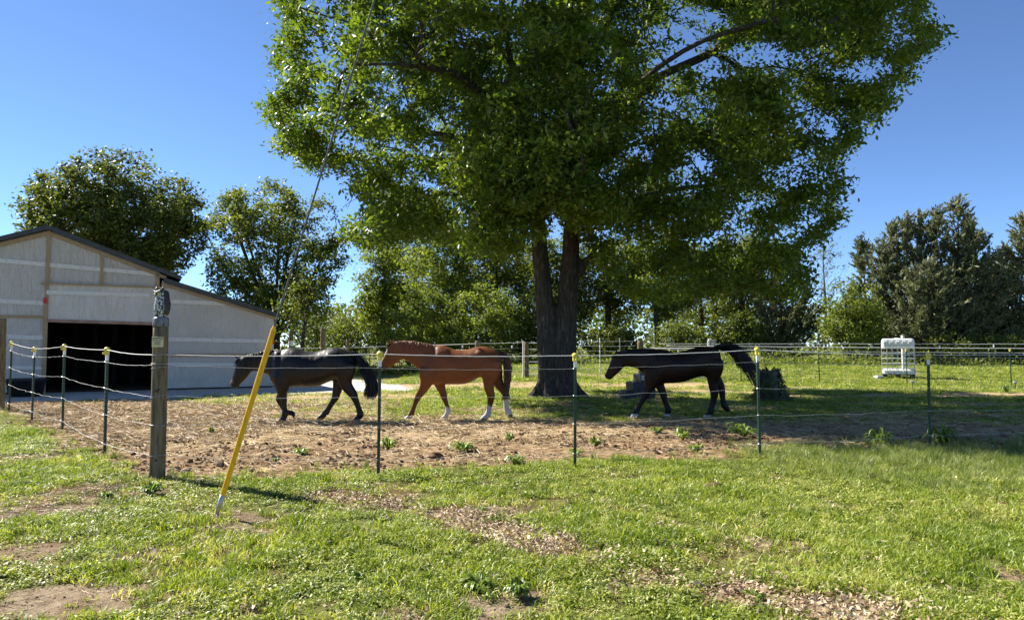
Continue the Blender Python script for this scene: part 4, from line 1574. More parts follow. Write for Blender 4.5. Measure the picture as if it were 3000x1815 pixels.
def roof(s0, z0, s1, z1, name, ov=.28):
    mb = MB()
    vs_ = []
    for s, z in ((s0, z0), (s1, z1)):
        for o in (ov, DEP):
            for t in (0, .14):
                vs_.append(F3(s, z + t - .06, o))
    # 0 front-low 1 front-top 2 back-low 3 back-top, then the same at s1
    fs = [(0, 4, 5, 1), (1, 5, 7, 3), (3, 7, 6, 2), (2, 6, 4, 0), (4, 6, 7, 5), (0, 1, 3, 2)]
    mb.add(vs_, fs)
    return mb.build(name, M['roof_metal'], barn)


roof(0, z_peak, s_eave + .55, roof_z(s_eave + .55), 'roof')
roof(s_l - .4, roof_z(s_l - .4), 0, z_peak - .002, 'roof')
roof(s_eave + .02, z_l2, s_end + .18, lean_z(s_end + .18), 'lean_to_roof')
# hidden sides, back and a dark interior
mb = MB()
for s, zt in ((s_end, lean_z(s_end) - .08), (s_l, roof_z(s_l) - .08)):
    mb = MB()
    mb.add([F3(s, 0, -.04), F3(s, 0, DEP), F3(s, zt, DEP), F3(s, zt, -.04)], [(0, 1, 2, 3)])
    mb.build('side_wall', M['tarp'], barn)
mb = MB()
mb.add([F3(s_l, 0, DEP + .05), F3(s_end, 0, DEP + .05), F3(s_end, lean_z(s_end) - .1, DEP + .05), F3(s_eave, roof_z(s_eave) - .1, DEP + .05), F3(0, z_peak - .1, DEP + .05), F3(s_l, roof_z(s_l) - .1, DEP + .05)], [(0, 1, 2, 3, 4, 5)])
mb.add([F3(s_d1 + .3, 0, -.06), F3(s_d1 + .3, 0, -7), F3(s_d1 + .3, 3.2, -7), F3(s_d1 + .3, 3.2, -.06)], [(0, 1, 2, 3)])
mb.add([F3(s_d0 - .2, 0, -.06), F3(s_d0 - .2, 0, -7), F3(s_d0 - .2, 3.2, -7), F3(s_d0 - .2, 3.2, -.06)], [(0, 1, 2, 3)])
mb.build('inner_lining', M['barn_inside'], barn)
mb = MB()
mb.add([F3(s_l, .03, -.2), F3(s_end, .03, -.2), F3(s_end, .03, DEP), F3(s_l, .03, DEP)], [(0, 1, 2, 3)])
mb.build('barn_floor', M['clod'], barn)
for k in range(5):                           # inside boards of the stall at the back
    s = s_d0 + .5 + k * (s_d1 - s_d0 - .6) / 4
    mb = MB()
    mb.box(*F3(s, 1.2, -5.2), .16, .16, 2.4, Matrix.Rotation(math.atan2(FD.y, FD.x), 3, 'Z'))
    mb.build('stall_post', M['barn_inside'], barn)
a = fac(131, 880); mb = MB(); mb.box(*F3(a[0] + .02, a[1], .10), .10, .02, .18, Matrix.Rotation(math.atan2(FD.y, FD.x), 3, 'Z')); mb.build('red_tag', M['red_tag'], barn)
a = fac(800, 1002); mb = MB(); mb.box(*F3(a[0] + .0, a[1], .05), .08, .02, .14, Matrix.Rotation(math.atan2(FD.y, FD.x), 3, 'Z')); mb.build('red_tag', M['red_tag'], barn)

# feed tub in front of the barn
tp = gp(75, 1160)
tub = empty('feed_tub', (tp.x, tp.y, 0.0), 'big round black rubber tub by the barn post', 'tub')
mb = MB()
mb.lathe([(.02, .05), (.44, .05), (.50, .47), (.545, .475), (.545, .51), (.525, .525), (.49, .515), (.47, .45), (.42, .02), (.0, .02)][::-1], n=32)
mb.build('bowl', M['black_rubber'], tub, smooth=True)
mb = MB()
mb.lathe([(.545, .46), (.56, .465), (.56, .50), (.545, .505)], n=32)
mb.build('rim', M['black_rubber'], tub, smooth=True)

# ------------------------------------------------------------------ front fence
POST_PX = [(1108, 1394, 1028), (1684, 1373, 1033), (2227, 1343, 1016), (2725, 1312, 1032)]
LEFT_PX = [(303, 1340, 1016), (180, 1266, 1007), (91, 1233, 1015), (24, 1208, 998)]
WH = [1.385, 1.235, .90, .555, .19]


def t_post_proto():
    """steel T-post 1 m tall unit pieces are built at full height; flange faces -y"""
    root = empty('fence_post', (0, 0, 0), 'x', 'post', 'green steel posts of the front fence')
    H = 1.40
    mb = MB()
    f, w, t = .018, .032, .005

    def T(z0, z1, grow_=0.0):
        prof = [(-f - grow_, -t - grow_), (f + grow_, -t - grow_), (f + grow_, 0 + grow_), (t / 2 + grow_, 0 + grow_), (t / 2 + grow_, w + grow_), (-t / 2 - grow_, w + grow_), (-t / 2 - grow_, 0 + grow_), (-f - grow_, 0 + grow_)]
        return [[(x, y, z) for x, y in prof] for z in (z0, z1)]
    mb.loft(T(-.25, H - .15))
    for k in range(22):
        mb.box(0, -t - .004, .08 + k * .053, .010, .008, .012)
    mb.build('shaft', M['post_green'], root)
    mb = MB()
    mb.loft(T(H - .149, H - .02, .0012))
    mb.build('painted_tip', M['white_paint'], root)
    mb = MB()
    mb.lathe([(.026, -.055), (.030, -.05), (.031, .0), (.031, .004), (.040, .008), (.041, .016), (.034, .034), (.020, .046), (.0, .049)], (0, .008, H - .02), 16)
    mb.box(0, -.034, H - .05, .022, .022, .03, None, .004)
    mb.tube([(.028, .0, H - .035), (.052, .0, H - .035)], .012, 8)
    mb.build('insulator_cap', M['yellow_cap'], root, smooth=False)
    for z in WH[1:]:
        mb = MB()
        pts = [(-.034, -.010, z - .004), (-.026, -.014, z + .006), (0, -.016, z), (.026, -.012, z - .006), (.034, -.008, z + .003)]
        mb.tube(pts, .0028, 5)
        mb.tube([(-.022, .002, z), (0, .036, z), (.022, .002, z)], .0022, 5)
        mb.build('wire_clip', M['wire'], root)
    return root


proto = t_post_proto()
POST_LABELS = ['green steel fence post with yellow cap in front of the chestnut horse nose',
               'green steel fence post with yellow cap in front of the oak trunk',
               'green steel fence post with yellow cap beside the ivy stump',
               'green steel fence post with yellow cap nearest the white tank',
               'green steel fence post first left of the owl post',
               'green steel fence post second left of the owl post, before the barn doorway',
               'green steel fence post third left of the owl post, before the black tub',
               'green steel fence post farthest left, beside the leaning wooden post']
posts = []
for i, (u, vb, vt) in enumerate(POST_PX + LEFT_PX):
    p = gp(u, vb)
    o = proto if i == 0 else copy_tree(proto)
    zt = at(u, vt, p.y).z
    sc_ = zt / 1.43
    o.location = (p.x, p.y, 0)
    o.scale = (1, 1, sc_)
    o.rotation_euler = (random.uniform(-.01, .01), random.uniform(-.012, .012), (0.23 if i < 4 else -.82) + random.uniform(-.1, .1))
    o['label'] = POST_LABELS[i]
    o['group'] = 'green steel posts of the front fence'
    posts.append((p, sc_))

# corner post with wire wraps
wp = gp(460, 1402)
corner = empty('wooden_corner_post', (wp.x, wp.y, 0), 'thick weathered round corner post carrying the owl', 'post')
WPH = at(460, 956, wp.y).z


def round_post(root, h, r, name='shaft', seed=0, mat_=None, lean=(0, 0)):
    mb = MB()
    q = np.random.default_rng(seed)
    rings = []
    n = 20
    ph = q.uniform(0, 6, 4)
    for k in range(13):
        z = -.25 + (h + .25) * k / 12
        rr = r * (1.03 - .06 * k / 12)
        rings.append([(lean[0] * z + rr * (1 + .02 * math.cos(3 * a + ph[0]) + .012 * math.cos(7 * a + ph[1] + z)) * math.cos(a),
                       lean[1] * z + rr * (1 + .02 * math.cos(2 * a + ph[2]) + .012 * math.cos(5 * a + ph[3])) * math.sin(a), z) for a in [2 * math.pi * i / n for i in range(n)]])
    rings.append([((x - lean[0] * h) * .93 + lean[0] * h, (y - lean[1] * h) * .93 + lean[1] * h, z + .006) for x, y, z in rings[-1]])
    mb.loft(rings)
    return mb.build(name, mat_ or M['wood_post'], root, smooth=True)


WPR = .083
round_post(corner, WPH, WPR, seed=4)
for z in (1.40, 1.30, 1.255, .93, .61, .27):
    mb = MB()
    q = np.random.default_rng(int(z * 100))
    tl = q.uniform(-.02, .02)
    mb.tube([((WPR + .004) * math.cos(a), (WPR + .004) * math.sin(a), z + tl * math.cos(a) + q.normal(0, .002)) for a in np.linspace(0, 2 * math.pi * 1.05, 30)], .0035, 5)
    mb.tube([(WPR + .002, -.02, z), (WPR + .03, -.03, z - .012), (WPR + .05, -.02, z + .006), (WPR + .07, -.03, z - .004)], .003, 5)
    mb.build('wire_wrap', M['steel'], corner)
for ang, z in ((-1.35, .99), (-1.2, 1.01), (-1.75, 1.0), (-1.3, .22)):
    mb = MB(); mb.lathe([(.0, 0), (.012, 0), (.014, .003), (.006, .006), (0, .006)], n=10)
    o = mb.build('knot', M['bark_dark'], corner)
    o.location = (WPR * 1.0 * math.cos(ang), WPR * 1.0 * math.sin(ang), z)
    o.rotation_euler = (math.pi / 2, 0, ang + math.pi / 2)

# left edge post
lp = gp(-2, 1202)
left_post = empty('wooden_post', (lp.x, lp.y, 0), 'weathered brown wooden post cut by the left edge of the picture', 'post')
round_post(left_post, at(-2, 932, lp.y).z, .10, seed=9, lean=(-.012, 0))
for z in (1.30, 1.02, .7):
    mb = MB(); mb.tube([(.105 * math.cos(a), .105 * math.sin(a), z) for a in np.linspace(0, 6.6, 26)], .004, 5); mb.build('wire_wrap', M['dark_wire'], left_post)


def strand(name, pts, rad, mat_, label, group, wav=.006, sag=.02, seed=0, nseg=14):
    q = np.random.default_rng(seed)
    out = []
    for a, b in zip(pts[:-1], pts[1:]):
        a = np.array(a); b = np.array(b)
        for k in range(nseg):
            t = k / nseg
            p = a + (b - a) * t
            p[2] -= sag * 4 * t * (1 - t)
            if k:
                p = p + q.normal(0, wav, 3)
            out.append(p)
    out.append(np.array(pts[-1]))
    out = smooth_line(out, 2)
    mb = MB()
    mb.tube(out, rad, 5)
    o = mb.build(name, mat_, None, smooth=True)
    return tag(o, label, 'wire', group)


RIGHT_END = (FENCE_W[0] + 16.5, FENCE_W[1] + 16.5 * .232)
right_pts = [(wp.x + WPR, wp.y - .03)] + [(p.x, p.y) for p, s in posts[:4]] + [(RIGHT_END[0], RIGHT_END[1])]
left_pts = [(wp.x - WPR, wp.y)] + [(p.x, p.y) for p, s in posts[4:]] + [(lp.x + .09, lp.y)]
ordinal = ['top', 'second', 'third', 'fourth', 'lowest']
for side, pp, scs in (('right of', right_pts, [1.0] + [s for p, s in posts[:4]] + [1.0]), ('left of', left_pts, [1.0] + [s for p, s in posts[4:]] + [1.0])):
    for k, h in enumerate(WH):
        pts = []
        off = .022 if k else 0.0
        for (x, y), s in zip(pp, scs):
            zz = (h + .01 if k == 0 else h) * s
            pts.append((x, y - off, zz))
        pts[0] = (pp[0][0], pp[0][1], (1.40, 1.28, .93, .61, .27)[k])
        if side == 'left of':
            pts = [(x, y - .0, z) for x, y, z in pts]
            if k == 4:
                pts = pts
        strand('fence_rope' if k == 0 else 'fence_wire', pts, .0042 if k == 0 else .0019, M['rope_white'] if k == 0 else M['wire'],
               ('thick white ' + ordinal[k] + ' rope of the fence ' if k == 0 else 'thin ' + ordinal[k] + ' wire strand of the fence ') + side + ' the owl post',
               'strands of the front fence', .0015 if k == 0 else .005, .018 if k == 0 else (.016 if side == 'left of' else .012), 10 * k + (0 if side[0] == 'r' else 1))

# warning sign on the corner post
sp = at(462, 1001, wp.y - WPR - .012)
sign = empty('warning_sign', sp, 'small faded yellow electric fence warning sign nailed to the corner post', 'sign')
sign.rotation_euler = (0, 0, .08)
mb = MB(); mb.box(0, 0, 0, .125, .006, .115, None, .001); plate = mb.build('plate', M['sign_tan'], sign)


def text_mesh(body, size, mat_, parent, loc, name='lettering', align='CENTER'):
    cu = bpy.data.curves.new(name, 'FONT')
    cu.body = body; cu.size = size; cu.align_x = align; cu.extrude = .0006
    o = bpy.data.objects.new('tmp', cu); C.objects.link(o)
    dg = bpy.context.evaluated_depsgraph_get()
    me = bpy.data.meshes.new_from_object(o.evaluated_get(dg))
    bpy.data.objects.remove(o)
    me.materials.clear(); me.materials.append(mat_)
    t = link(name, me, parent, loc)
    t.rotation_euler = (math.pi / 2, 0, 0)
    return t


text_mesh('WARNING!', .022, M['ink'], sign, (0, -.0045, .034))
text_mesh('ELECTRIC FENCE', .0125, M['ink'], sign, (0, -.0045, .016))
for k in range(5):
    mb = MB(); mb.box(-.004 * (k % 2), -.0042, .002 - k * .0085, .075 - .012 * (k % 3), .001, .0028); mb.build('small_print', M['ink'], sign)
mb = MB(); mb.box(.052, -.0042, .040, .007, .002, .007); mb.build('nail', M['ink'], sign)


# owl decoy on the corner post
def owl_mats():
    m, nt, out = new_mat('owl_breast')
    v = coords(nt)
    vo = N(nt, 'ShaderNodeTexVoronoi'); vo.inputs['Scale'].default_value = 2.0
    nt.links.new(mapping(nt, v, (26, 26, 17)), vo.inputs['Vector'])
    c = ramp(nt, vo.outputs['Distance'], [(0.28, (0.62, 0.62, 0.60)), (0.48, (0.38, 0.38, 0.37)), (0.62, (0.03, 0.03, 0.033))])
    principled(nt, out, c, .55, .35, 0, vo.outputs['Distance'], .5, .01)
    M['owl_breast'] = m
    M['owl_back'] = simple_mat('owl_back', (0.018, 0.016, 0.015), (0.05, 0.045, 0.04), 14, .55, .35)
    M['owl_face'] = simple_mat('owl_face', (0.10, 0.10, 0.10), (0.50, 0.50, 0.49), 30, .55, .3)
    M['owl_base'] = simple_mat('owl_base', (0.02, 0.022, 0.028), (0.24, 0.25, 0.27), 14, .6, .3, stretch=(3, 3, .5))
    M['owl_eye'] = simple_mat('owl_eye', (0.62, 0.42, 0.03), (0.7, 0.5, 0.05), 10, .3, .5)


owl_mats()
owl = empty('owl_decoy', (wp.x, wp.y, WPH), 'painted plastic horned owl decoy standing on the corner post', 'decoy', rz=-.45)
mb = MB(); mb.lathe([(.0, 0), (.085, 0), (.088, .02), (.082, .06), (.086, .085), (.070, .105), (.05, .11), (0, .112)], n=20)
mb.build('base', M['owl_base'], owl, smooth=True)
mb = MB()
rings = []
for z, rx_, ry_, oy in ((.10, .050, .050, 0), (.13, .066, .066, 0), (.19, .078, .080, .004), (.25, .078, .078, .004), (.31, .066, .066, 0), (.335, .060, .060, 0), (.36, .066, .062, -.004), (.385, .068, .062, -.006), (.405, .058, .054, -.004), (.418, .03, .03, 0)):
    rings.append([(rx_ * math.cos(a), oy + ry_ * math.sin(a), z) for a in [2 * math.pi * i / 24 for i in range(24)]])
mb.loft(rings)
body = mb.build('body', M['owl_breast'], owl, smooth=True)
mb = MB()
rings = []
for z, rr in ((.095, .02), (.14, .072), (.20, .088), (.26, .090), (.32, .078), (.36, .074), (.40, .064), (.42, .034)):
    rings.append([((rr + .004) * math.cos(a), (rr + .004) * math.sin(a) + .006, z) for a in np.linspace(-.35, math.pi + .35, 18)])
n = 18
vs_ = [p for q in rings for p in q]
fs = [(i * n + k, i * n + k + 1, i * n + n + k + 1, i * n + n + k) for i in range(len(rings) - 1) for k in range(n - 1)]
vs2 = [(x * .94, (y - .006) * .94 + .006, z) for x, y, z in vs_]
m_ = len(vs_)
mb.add(vs_ + vs2, fs + [tuple(i + m_ for i in f[::-1]) for f in fs] + [(i * n, i * n + n, m_ + i * n + n, m_ + i * n) for i in range(len(rings) - 1)] + [(i * n + n - 1, m_ + i * n + n - 1, m_ + i * n + 2 * n - 1, i * n + 2 * n - 1) for i in range(len(rings) - 1)])
mb.build('wing_coat', M['owl_back'], owl, smooth=True)
for s in (-1, 1):
    mb = MB(); mb.tube([(s * .036, -.030, .40), (s * .050, -.028, .43), (s * .062, -.022, .462)], [.022, .014, .002], 8); mb.build('ear_tuft', M['owl_back'], owl, smooth=True)
    mb = MB(); mb.lathe([(.0, .006), (.020, .004), (.030, -.003), (.030, -.008), (0, -.01)][::-1], n=16)
    d = mb.build('face_disc', M['owl_face'], owl, smooth=True); d.location = (s * .029, -.060, .372); d.rotation_euler = (math.pi / 2, 0, s * .3)
    mb = MB(); mb.lathe([(.0, .006), (.009, .003), (.011, -.004), (0, -.006)][::-1], n=12)
    e = mb.build('eye', M['owl_eye'], d, smooth=True); e.location = (0, 0, .008)
mb = MB(); mb.tube([(0, -.064, .375), (0, -.078, .360), (0, -.072, .340)], [.010, .009, .002], 8); mb.build('beak', M['ink'], owl, smooth=True)
mb = MB(); mb.tube([(-.055, -.058, .408), (0, -.070, .386), (.055, -.058, .408)], [.006, .010, .006], 6); mb.build('brow', M['owl_back'], owl, smooth=True)

# ------------------------------------------------------------------ guy wire and its yellow guard
ga = gp(633, 1512)
gt = at(801, 965, 6.0)
gd = (gt - ga).normalized()
guard = empty('guy_wire_guard', ga, 'long yellow plastic guard leaning on the guy wire', 'guard')
mb = MB()
g0 = gd * .16; g1 = gt - ga
rings = []
side = gd.cross(Vector((0, -1, 0))).normalized(); fr = side.cross(gd).normalized()
prof = [(.024 * math.cos(a), .021 * math.sin(a)) for a in np.linspace(-.5, math.pi + .5, 11)]
prof = prof + [(x * .86, y * .86) for x, y in prof[::-1]]
for t in np.linspace(0, 1, 8):
    c_ = g0 + (g1 - g0) * t
    rings.append([c_ + side * x * (1 - .05 * t) + fr * (y - .008) for x, y in prof])
mb.loft(rings)
mb.build('guard_tube', M['guy_yellow'], guard)
mb = MB(); mb.tube([g1 - gd * .01, g1 + gd * .03], [.022, .014], 10); mb.build('top_clip', M['guy_yellow'], guard)
mb = MB(); mb.tube([gd * .02, gd * .10, gd * .21], [.014, .024, .022], 10); mb.tube([Vector((0, 0, -.3)), gd * .05], .012, 8); mb.build('anchor_clamp', M['steel'], guard, smooth=True)
mb = MB()
far_g = ga + gd * 14
mb.tube([ga + gd * .05 + (far_g - ga) * t for t in np.linspace(0, 1, 6)], .008, 8)
tag(mb.build('guy_wire', M['dark_wire'], None), 'steel guy wire running up from the yellow guard across the sky', 'wire')

# ------------------------------------------------------------------ things in the paddock
# mounting block
mp = gp(1865, 1166)
block = empty('mounting_block', (mp.x + .0, mp.y, 0), 'black plastic mounting block with three steps under the bay horse', 'mounting block', rz=.22)
k_ = mp.y / FOC
steps = [(-.44, .22), (-.22, .47), (.02, .70)]
mb = MB(); x1 = .46
for i, (x0, h) in enumerate(steps):
    xe = steps[i + 1][0] if i < 2 else x1
    o = MB().box((x0 + xe) / 2, 0, h / 2, xe - x0 - .004, .56, h, None, .012).build('step', M['black_plastic'], block)
    MB().box((x0 + xe) / 2, 0, h + .004, xe - x0 - .05, .48, .012, None, .003).build('tread', M['black_rubber'], o)
stk = MB().box(.08, -.2825, .60, .075, .003, .13).build('sticker', M['white_paint'], block)
MB().box(.085, -.2845, .61, .03, .002, .05).build('print_mark', M['ink'], stk)
MB().box(.075, -.2845, .565, .04, .002, .02).build('print_mark', M['ink'], stk)

# ivy stump
stp = gp(2258, 1172)
stump = empty('tree_stump', (stp.x, stp.y, 0), 'old cut stump overgrown with ivy behind the fence', 'stump')
stump.scale = (.84, .84, .9)
r7 = np.random.default_rng(17)
mb = MB()
rings = []
for k in range(10):
    z = -.1 + 1.0 * k / 9
    rr = .34 - .08 * min(z / .5, 1) + .2 * max(0, 1 - z / .3) ** 2
    rings.append([(rr * (1 + .08 * math.cos(3 * a + 1) + .05 * math.cos(7 * a + z)) * math.cos(a), rr * (1 + .07 * math.cos(4 * a) + .05 * math.cos(6 * a + 2)) * math.sin(a), z + (.03 * math.cos(2 * a) if k == 9 else 0)) for a in [2 * math.pi * i / 22 for i in range(22)]])
mb.loft(rings)
mb.build('trunk', M['bark_grey'], stump, smooth=True)
n = 5200
a = r7.uniform(0, 2 * math.pi, n); z = r7.random(n) ** 1.3 * .92
front = np.exp(-((np.angle(np.exp(1j * (a + 1.2)))) / .62) ** 2)       # a window of bare wood facing the lawn
keep = r7.random(n) > front * .97 * (z > .30)
a, z = a[keep], z[keep]; n = len(a)
bul = .10 * fbm(a * 2.2, z * 4, 1, 3, 80.)
lump_ = np.clip(fbm(a * 1.4 + 3, z * 2.6, 1, 3, 80.) - .35, 0, 1)
rr = .27 + lump_ * .62 * r7.random(n) ** .5 * (1 - .5 * np.clip(z / .9, 0, 1)) + .34 * (1 - np.clip(z / .75, 0, 1)) ** .6 * r7.random(n)
z = z * (.86 + .28 * fbm(a * 1.8, a * 0, 1, 2, 81.))
Cn = np.stack([rr * np.cos(a), rr * np.sin(a), z], 1)
Nn = unit(np.stack([np.cos(a), np.sin(a), .5 * np.ones(n)], 1) + r7.normal(size=(n, 3)) * .5)
T = unit(np.cross(Nn, r7.normal(size=(n, 3))) + [0, 0, -.5])
link('ivy', leaf_cloud('ivy', Cn, T, Nn, r7.uniform(.045, .085, n), np.clip(r7.normal(.5, .2, n), 0, 1), M['ivy_leaf']), stump)

# white tank in its cage
tk = gp(2632, 1106)
tank = empty('caged_tank', (tk.x, tk.y, tk.z), 'white plastic tank in a metal cage standing in the far field', 'tank', rz=-.47)
tw = 84 * tk.y / FOC; th_ = (1106 - 992) * tk.y / FOC
mb = MB()
z0, z1 = th_ * .74, th_
rings = []
def rrect(hx, hy, z, rc=.09, n=5, wav=0.0):
    out = []
    for cx_, cy_, a0 in ((hx - rc, -hy + rc, -math.pi / 2), (hx - rc, hy - rc, 0), (-hx + rc, hy - rc, math.pi / 2), (-hx + rc, -hy + rc, math.pi)):
        for k in range(n + 1):
            a = a0 + math.pi / 2 * k / n
            out.append((cx_ + rc * math.cos(a), cy_ + rc * math.sin(a), z))
    return out
for z, f in ((z0, .97), (z0 + .05, 1), (z1 - .14, 1), (z1 - .05, .975), (z1 - .01, .92), (z1, .85)):
    rings.append(rrect(tw / 2 * f, .5 * f, z))
mb.loft(rings)
top = mb.build('tank_top', M['tank_white'], tank, smooth=False)
for k in range(5):
    x = -tw / 2 + .15 + k * (tw - .30) / 4
    MB().box(x, -.512, (z0 + z1) / 2 - .03, .11, .05, (z1 - z0) * .66, None, .018).build('rib', M['tank_white'], top)
MB().lathe([(.0, 0), (.10, 0), (.10, .03), (.0, .03)], (0, 0, z1), 14).build('cap', M['tank_white'], top)
mb = MB()
for z, f in ((.20, 1), (.33, .99), (.36, .93)):
    pass
mb.loft([rrect(tw / 2 * .96, .48, .19), rrect(tw / 2 * .96, .48, .31), rrect(tw / 2 * .93, .46, .345)])
mb.build('tank_bottom', M['tank_white'], tank)
for i in range(7):
    x = -tw / 2 + i * tw / 6
    for y in (-.5, .5):
        MB().tube([(x, y, .16), (x, y, z0 + .02)], .009, 6).build('cage_bar', M['steel'], tank)
for i in range(1, 5):
    y = -.5 + i * .2
    for x in (-tw / 2, tw / 2):
        MB().tube([(x, y, .16), (x, y, z0 + .02)], .008, 6).build('cage_bar', M['steel'], tank)
for i in range(6):
    z = .18 + i * (z0 - .16) / 5
    mb = MB()
    q = [(-tw / 2, -.513), (tw / 2, -.513), (tw / 2, .513), (-tw / 2, .513), (-tw / 2, -.513)]
    mb.tube([(x, y, z) for x, y in q], .010, 6)
    mb.build('cage_ring', M['white_pipe'], tank)
for y in (-.42, 0, .42):
    MB().box(0, y, .15, tw, .10, .04).build('pallet_slat', M['black_plastic'], tank)
for x in (-tw / 2 + .09, 0, tw / 2 - .09):
    MB().box(x, 0, .065, .15, .98, .125).build('pallet_block', M['black_plastic'], tank)

for (u, v, l, w, h, rz, lb) in ((2574, 1109, .28, .22, .11, .2, 'short pale block lying left of the white tank'), (2693, 1096, .42, .25, .05, -.15, 'flat pale board lying right of the white tank')):
    p = gp(u, v)
    o = MB().box(0, 0, h / 2, l, w, h, None, .008).build('board', M['pale_board'], None, loc=(p.x, p.y, p.z + .02))
    o.rotation_euler = (0, 0, rz)
    tag(o, lb, 'board')

p = at(2685, 1075, 30.5)
tall = empty('wooden_post', (p.x, 31.5, float(rise(p.x, 31.5))), 'plain tall wooden post behind the right side of the white tank', 'post')
round_post(tall, at(2685, 982, 31.5).z - float(rise(p.x, 31.5)), .075, seed=21, mat_=M['pale_board'])

# solar stake lights by the path
for (u, v, h, lb) in ((2674, 1141, .30, 'small stake lamp by the mesh fence below the tank'), (2975, 1143, .30, 'small stake lamp beside the weeds at the right edge')):
    p = gp(u, v)
    L_ = empty('stake_lamp', p, lb, 'lamp', 'stake lamps beside the mesh fence')
    MB().tube([(0, 0, -.05), (0, 0, h - .08)], .012, 6).build('stake', M['black_plastic'], L_)
    MB().lathe([(.03, h - .09), (.055, h - .03), (.075, h - .025), (.07, h), (.0, h + .015)], n=12).build('lamp_head', M['steel'], L_)

# meter box beyond the bay horse
p = at(2084, 1100, 29.0)
meter = empty('meter_box', (p.x, 29, float(rise(p.x, 29))), 'grey electric meter box on a post behind the bay horse', 'meter box')
hz_ = at(2084, 994, 29).z - float(rise(p.x, 29))
MB().box(0, 0, hz_ / 2 - .2, .10, .10, hz_ - .35).build('post', M['wood_post'], meter)
MB().box(.02, -.08, hz_ - .22, .24, .12, .42, None, .02).build('cabinet', M['grey_paint'], meter)
MB().box(.03, -.146, hz_ - .18, .10, .008, .12).build('label_plate', M['pale_board'], meter)
MB().tube([(-.14, -.08, 0), (-.14, -.08, hz_ - .06), (-.10, -.08, hz_ + .0), (.0, -.08, hz_ + .01)], .025, 8).build('conduit', M['white_pipe'], meter)

# ------------------------------------------------------------------ fences behind
G_MESH = 'posts of the mesh fence across the field'


def thin_post(u, vt, D, lb, group, cap='yellow_cap', h=None, mat_='post_green'):
    p = at(u, 1100, D)
    z = float(rise(p.x, D))
    H = at(u, vt, D).z - z
    o = empty('fence_post', (p.x, D, z), lb, 'post', group)
    mb = MB()
    mb.loft([[(-.018, -.004, q), (.018, -.004, q), (.018, 0, q), (.003, 0, q), (.003, .03, q), (-.003, .03, q), (-.003, 0, q), (-.018, 0, q)] for q in (-.2, H - .05)])
    mb.build('shaft', M[mat_], o)
    MB().lathe([(.03, -.06), (.032, 0), (.042, .005), (.036, .03), (.0, .045)], (0, .01, H - .045), 10).build('insulator_cap', M[cap], o)
    return o, Vector((p.x, D, z)), H


def woven(name, pts, h, label, dx=.15, dz=None, r=.0035, mat_='dark_wire', top=None):
    """square mesh: one object"""
    mb = MB()
    dz = dz or [0, .1, .2, .3, .42, .55, .7, .86, 1.02, 1.2]
    for z in dz:
        if z <= h:
            mb.tube([(x, y, zz + z + .03) for x, y, zz in pts], r, 3, cap=False)
    for (a, b) in zip(pts[:-1], pts[1:]):
        a = Vector(a); b = Vector(b)
        n_ = int((b - a).length / dx)
        for k in range(n_):
            p = a + (b - a) * (k / n_)
            mb.tube([(p.x, p.y, p.z + .03), (p.x, p.y, p.z + h + .03)], r * .8, 3, cap=False)
    o = mb.build(name, M[mat_], None)
    return tag(o, label, 'mesh fence')


# mesh fence to the right, about 27 m away
mesh_px = [(2171, 1020, 27.8, 'slim capped post behind the tail of the bay horse'), (2400, 1017, 27.3, 'slim capped post midway between the stump and the tank'),
           (2657, 1021, 26.6, 'slim capped post right in front of the white tank'), (2962, 1020, 25.8, 'slim capped post at the right edge near the weeds')]
mpts = []
for u, vt, D, lb in mesh_px:
    o, p, H = thin_post(u, vt, D, lb, G_MESH)
    mpts.append((p.x, p.y, p.z, H))
ext0 = (mpts[0][0] - 2.8, 28.2, float(rise(mpts[0][0] - 2.8, 28.2)))
ext1 = (mpts[-1][0] + 4, 25.0, float(rise(mpts[-1][0] + 4, 25.0)))
line = [ext0] + [q[:3] for q in mpts] + [ext1]
woven('woven_wire', line, 1.05, 'fine woven wire mesh stretched across the right of the field', .16)
for k, (dzz, r_w) in enumerate(((1.38, .011), (1.22, .005))):
    strand('field_rope' if k == 0 else 'field_wire', [(x, y, z + dzz) for x, y, z in line], r_w, M['rope_white'], ('thick white top rope' if k == 0 else 'thinner white strand below the top rope') + ' above the woven wire', 'strands above the mesh fence', .002, .01, 90 + k, 6)

# farther fence below the hedgerow
far_px = [(2353, 1018, 37), (2473, 1017, 37), (2756, 1012, 36.5), (2915, 1010, 36)]
fl = ['far post with white insulator left of the tank, nearer the stump', 'far post with white insulator just left of the tank', 'far post with white insulator right of the tank', 'far post with white insulator near the right edge']
fpts = []
for (u, vt, D), lb in zip(far_px, fl):
    o, p, H = thin_post(u, vt, D, lb, 'posts of the far fence under the cedars', 'white_paint', mat_='dark_wire' if False else 'post_green')
    fpts.append((p.x, p.y, p.z))
fx0 = at(1930, 1000, 37).x
line2 = [(fx0, 37, float(rise(fx0, 37)))] + fpts + [(fpts[-1][0] + 6, 35.6, .5)]
for k, (dzz, r_w) in enumerate(((1.12, .012), (.9, .006), (.66, .006), (.42, .006))):
    strand('far_rope' if k == 0 else 'far_wire', [(x, y, z + dzz) for x, y, z in line2], r_w, M['rope_white'] if k == 0 else M['wire'],
           ['white top rope of the far fence under the cedars', 'upper wire of the far fence under the cedars', 'middle wire of the far fence under the cedars', 'lower wire of the far fence under the cedars'][k], 'strands of the far fence', .003, .015, 120 + k, 6)

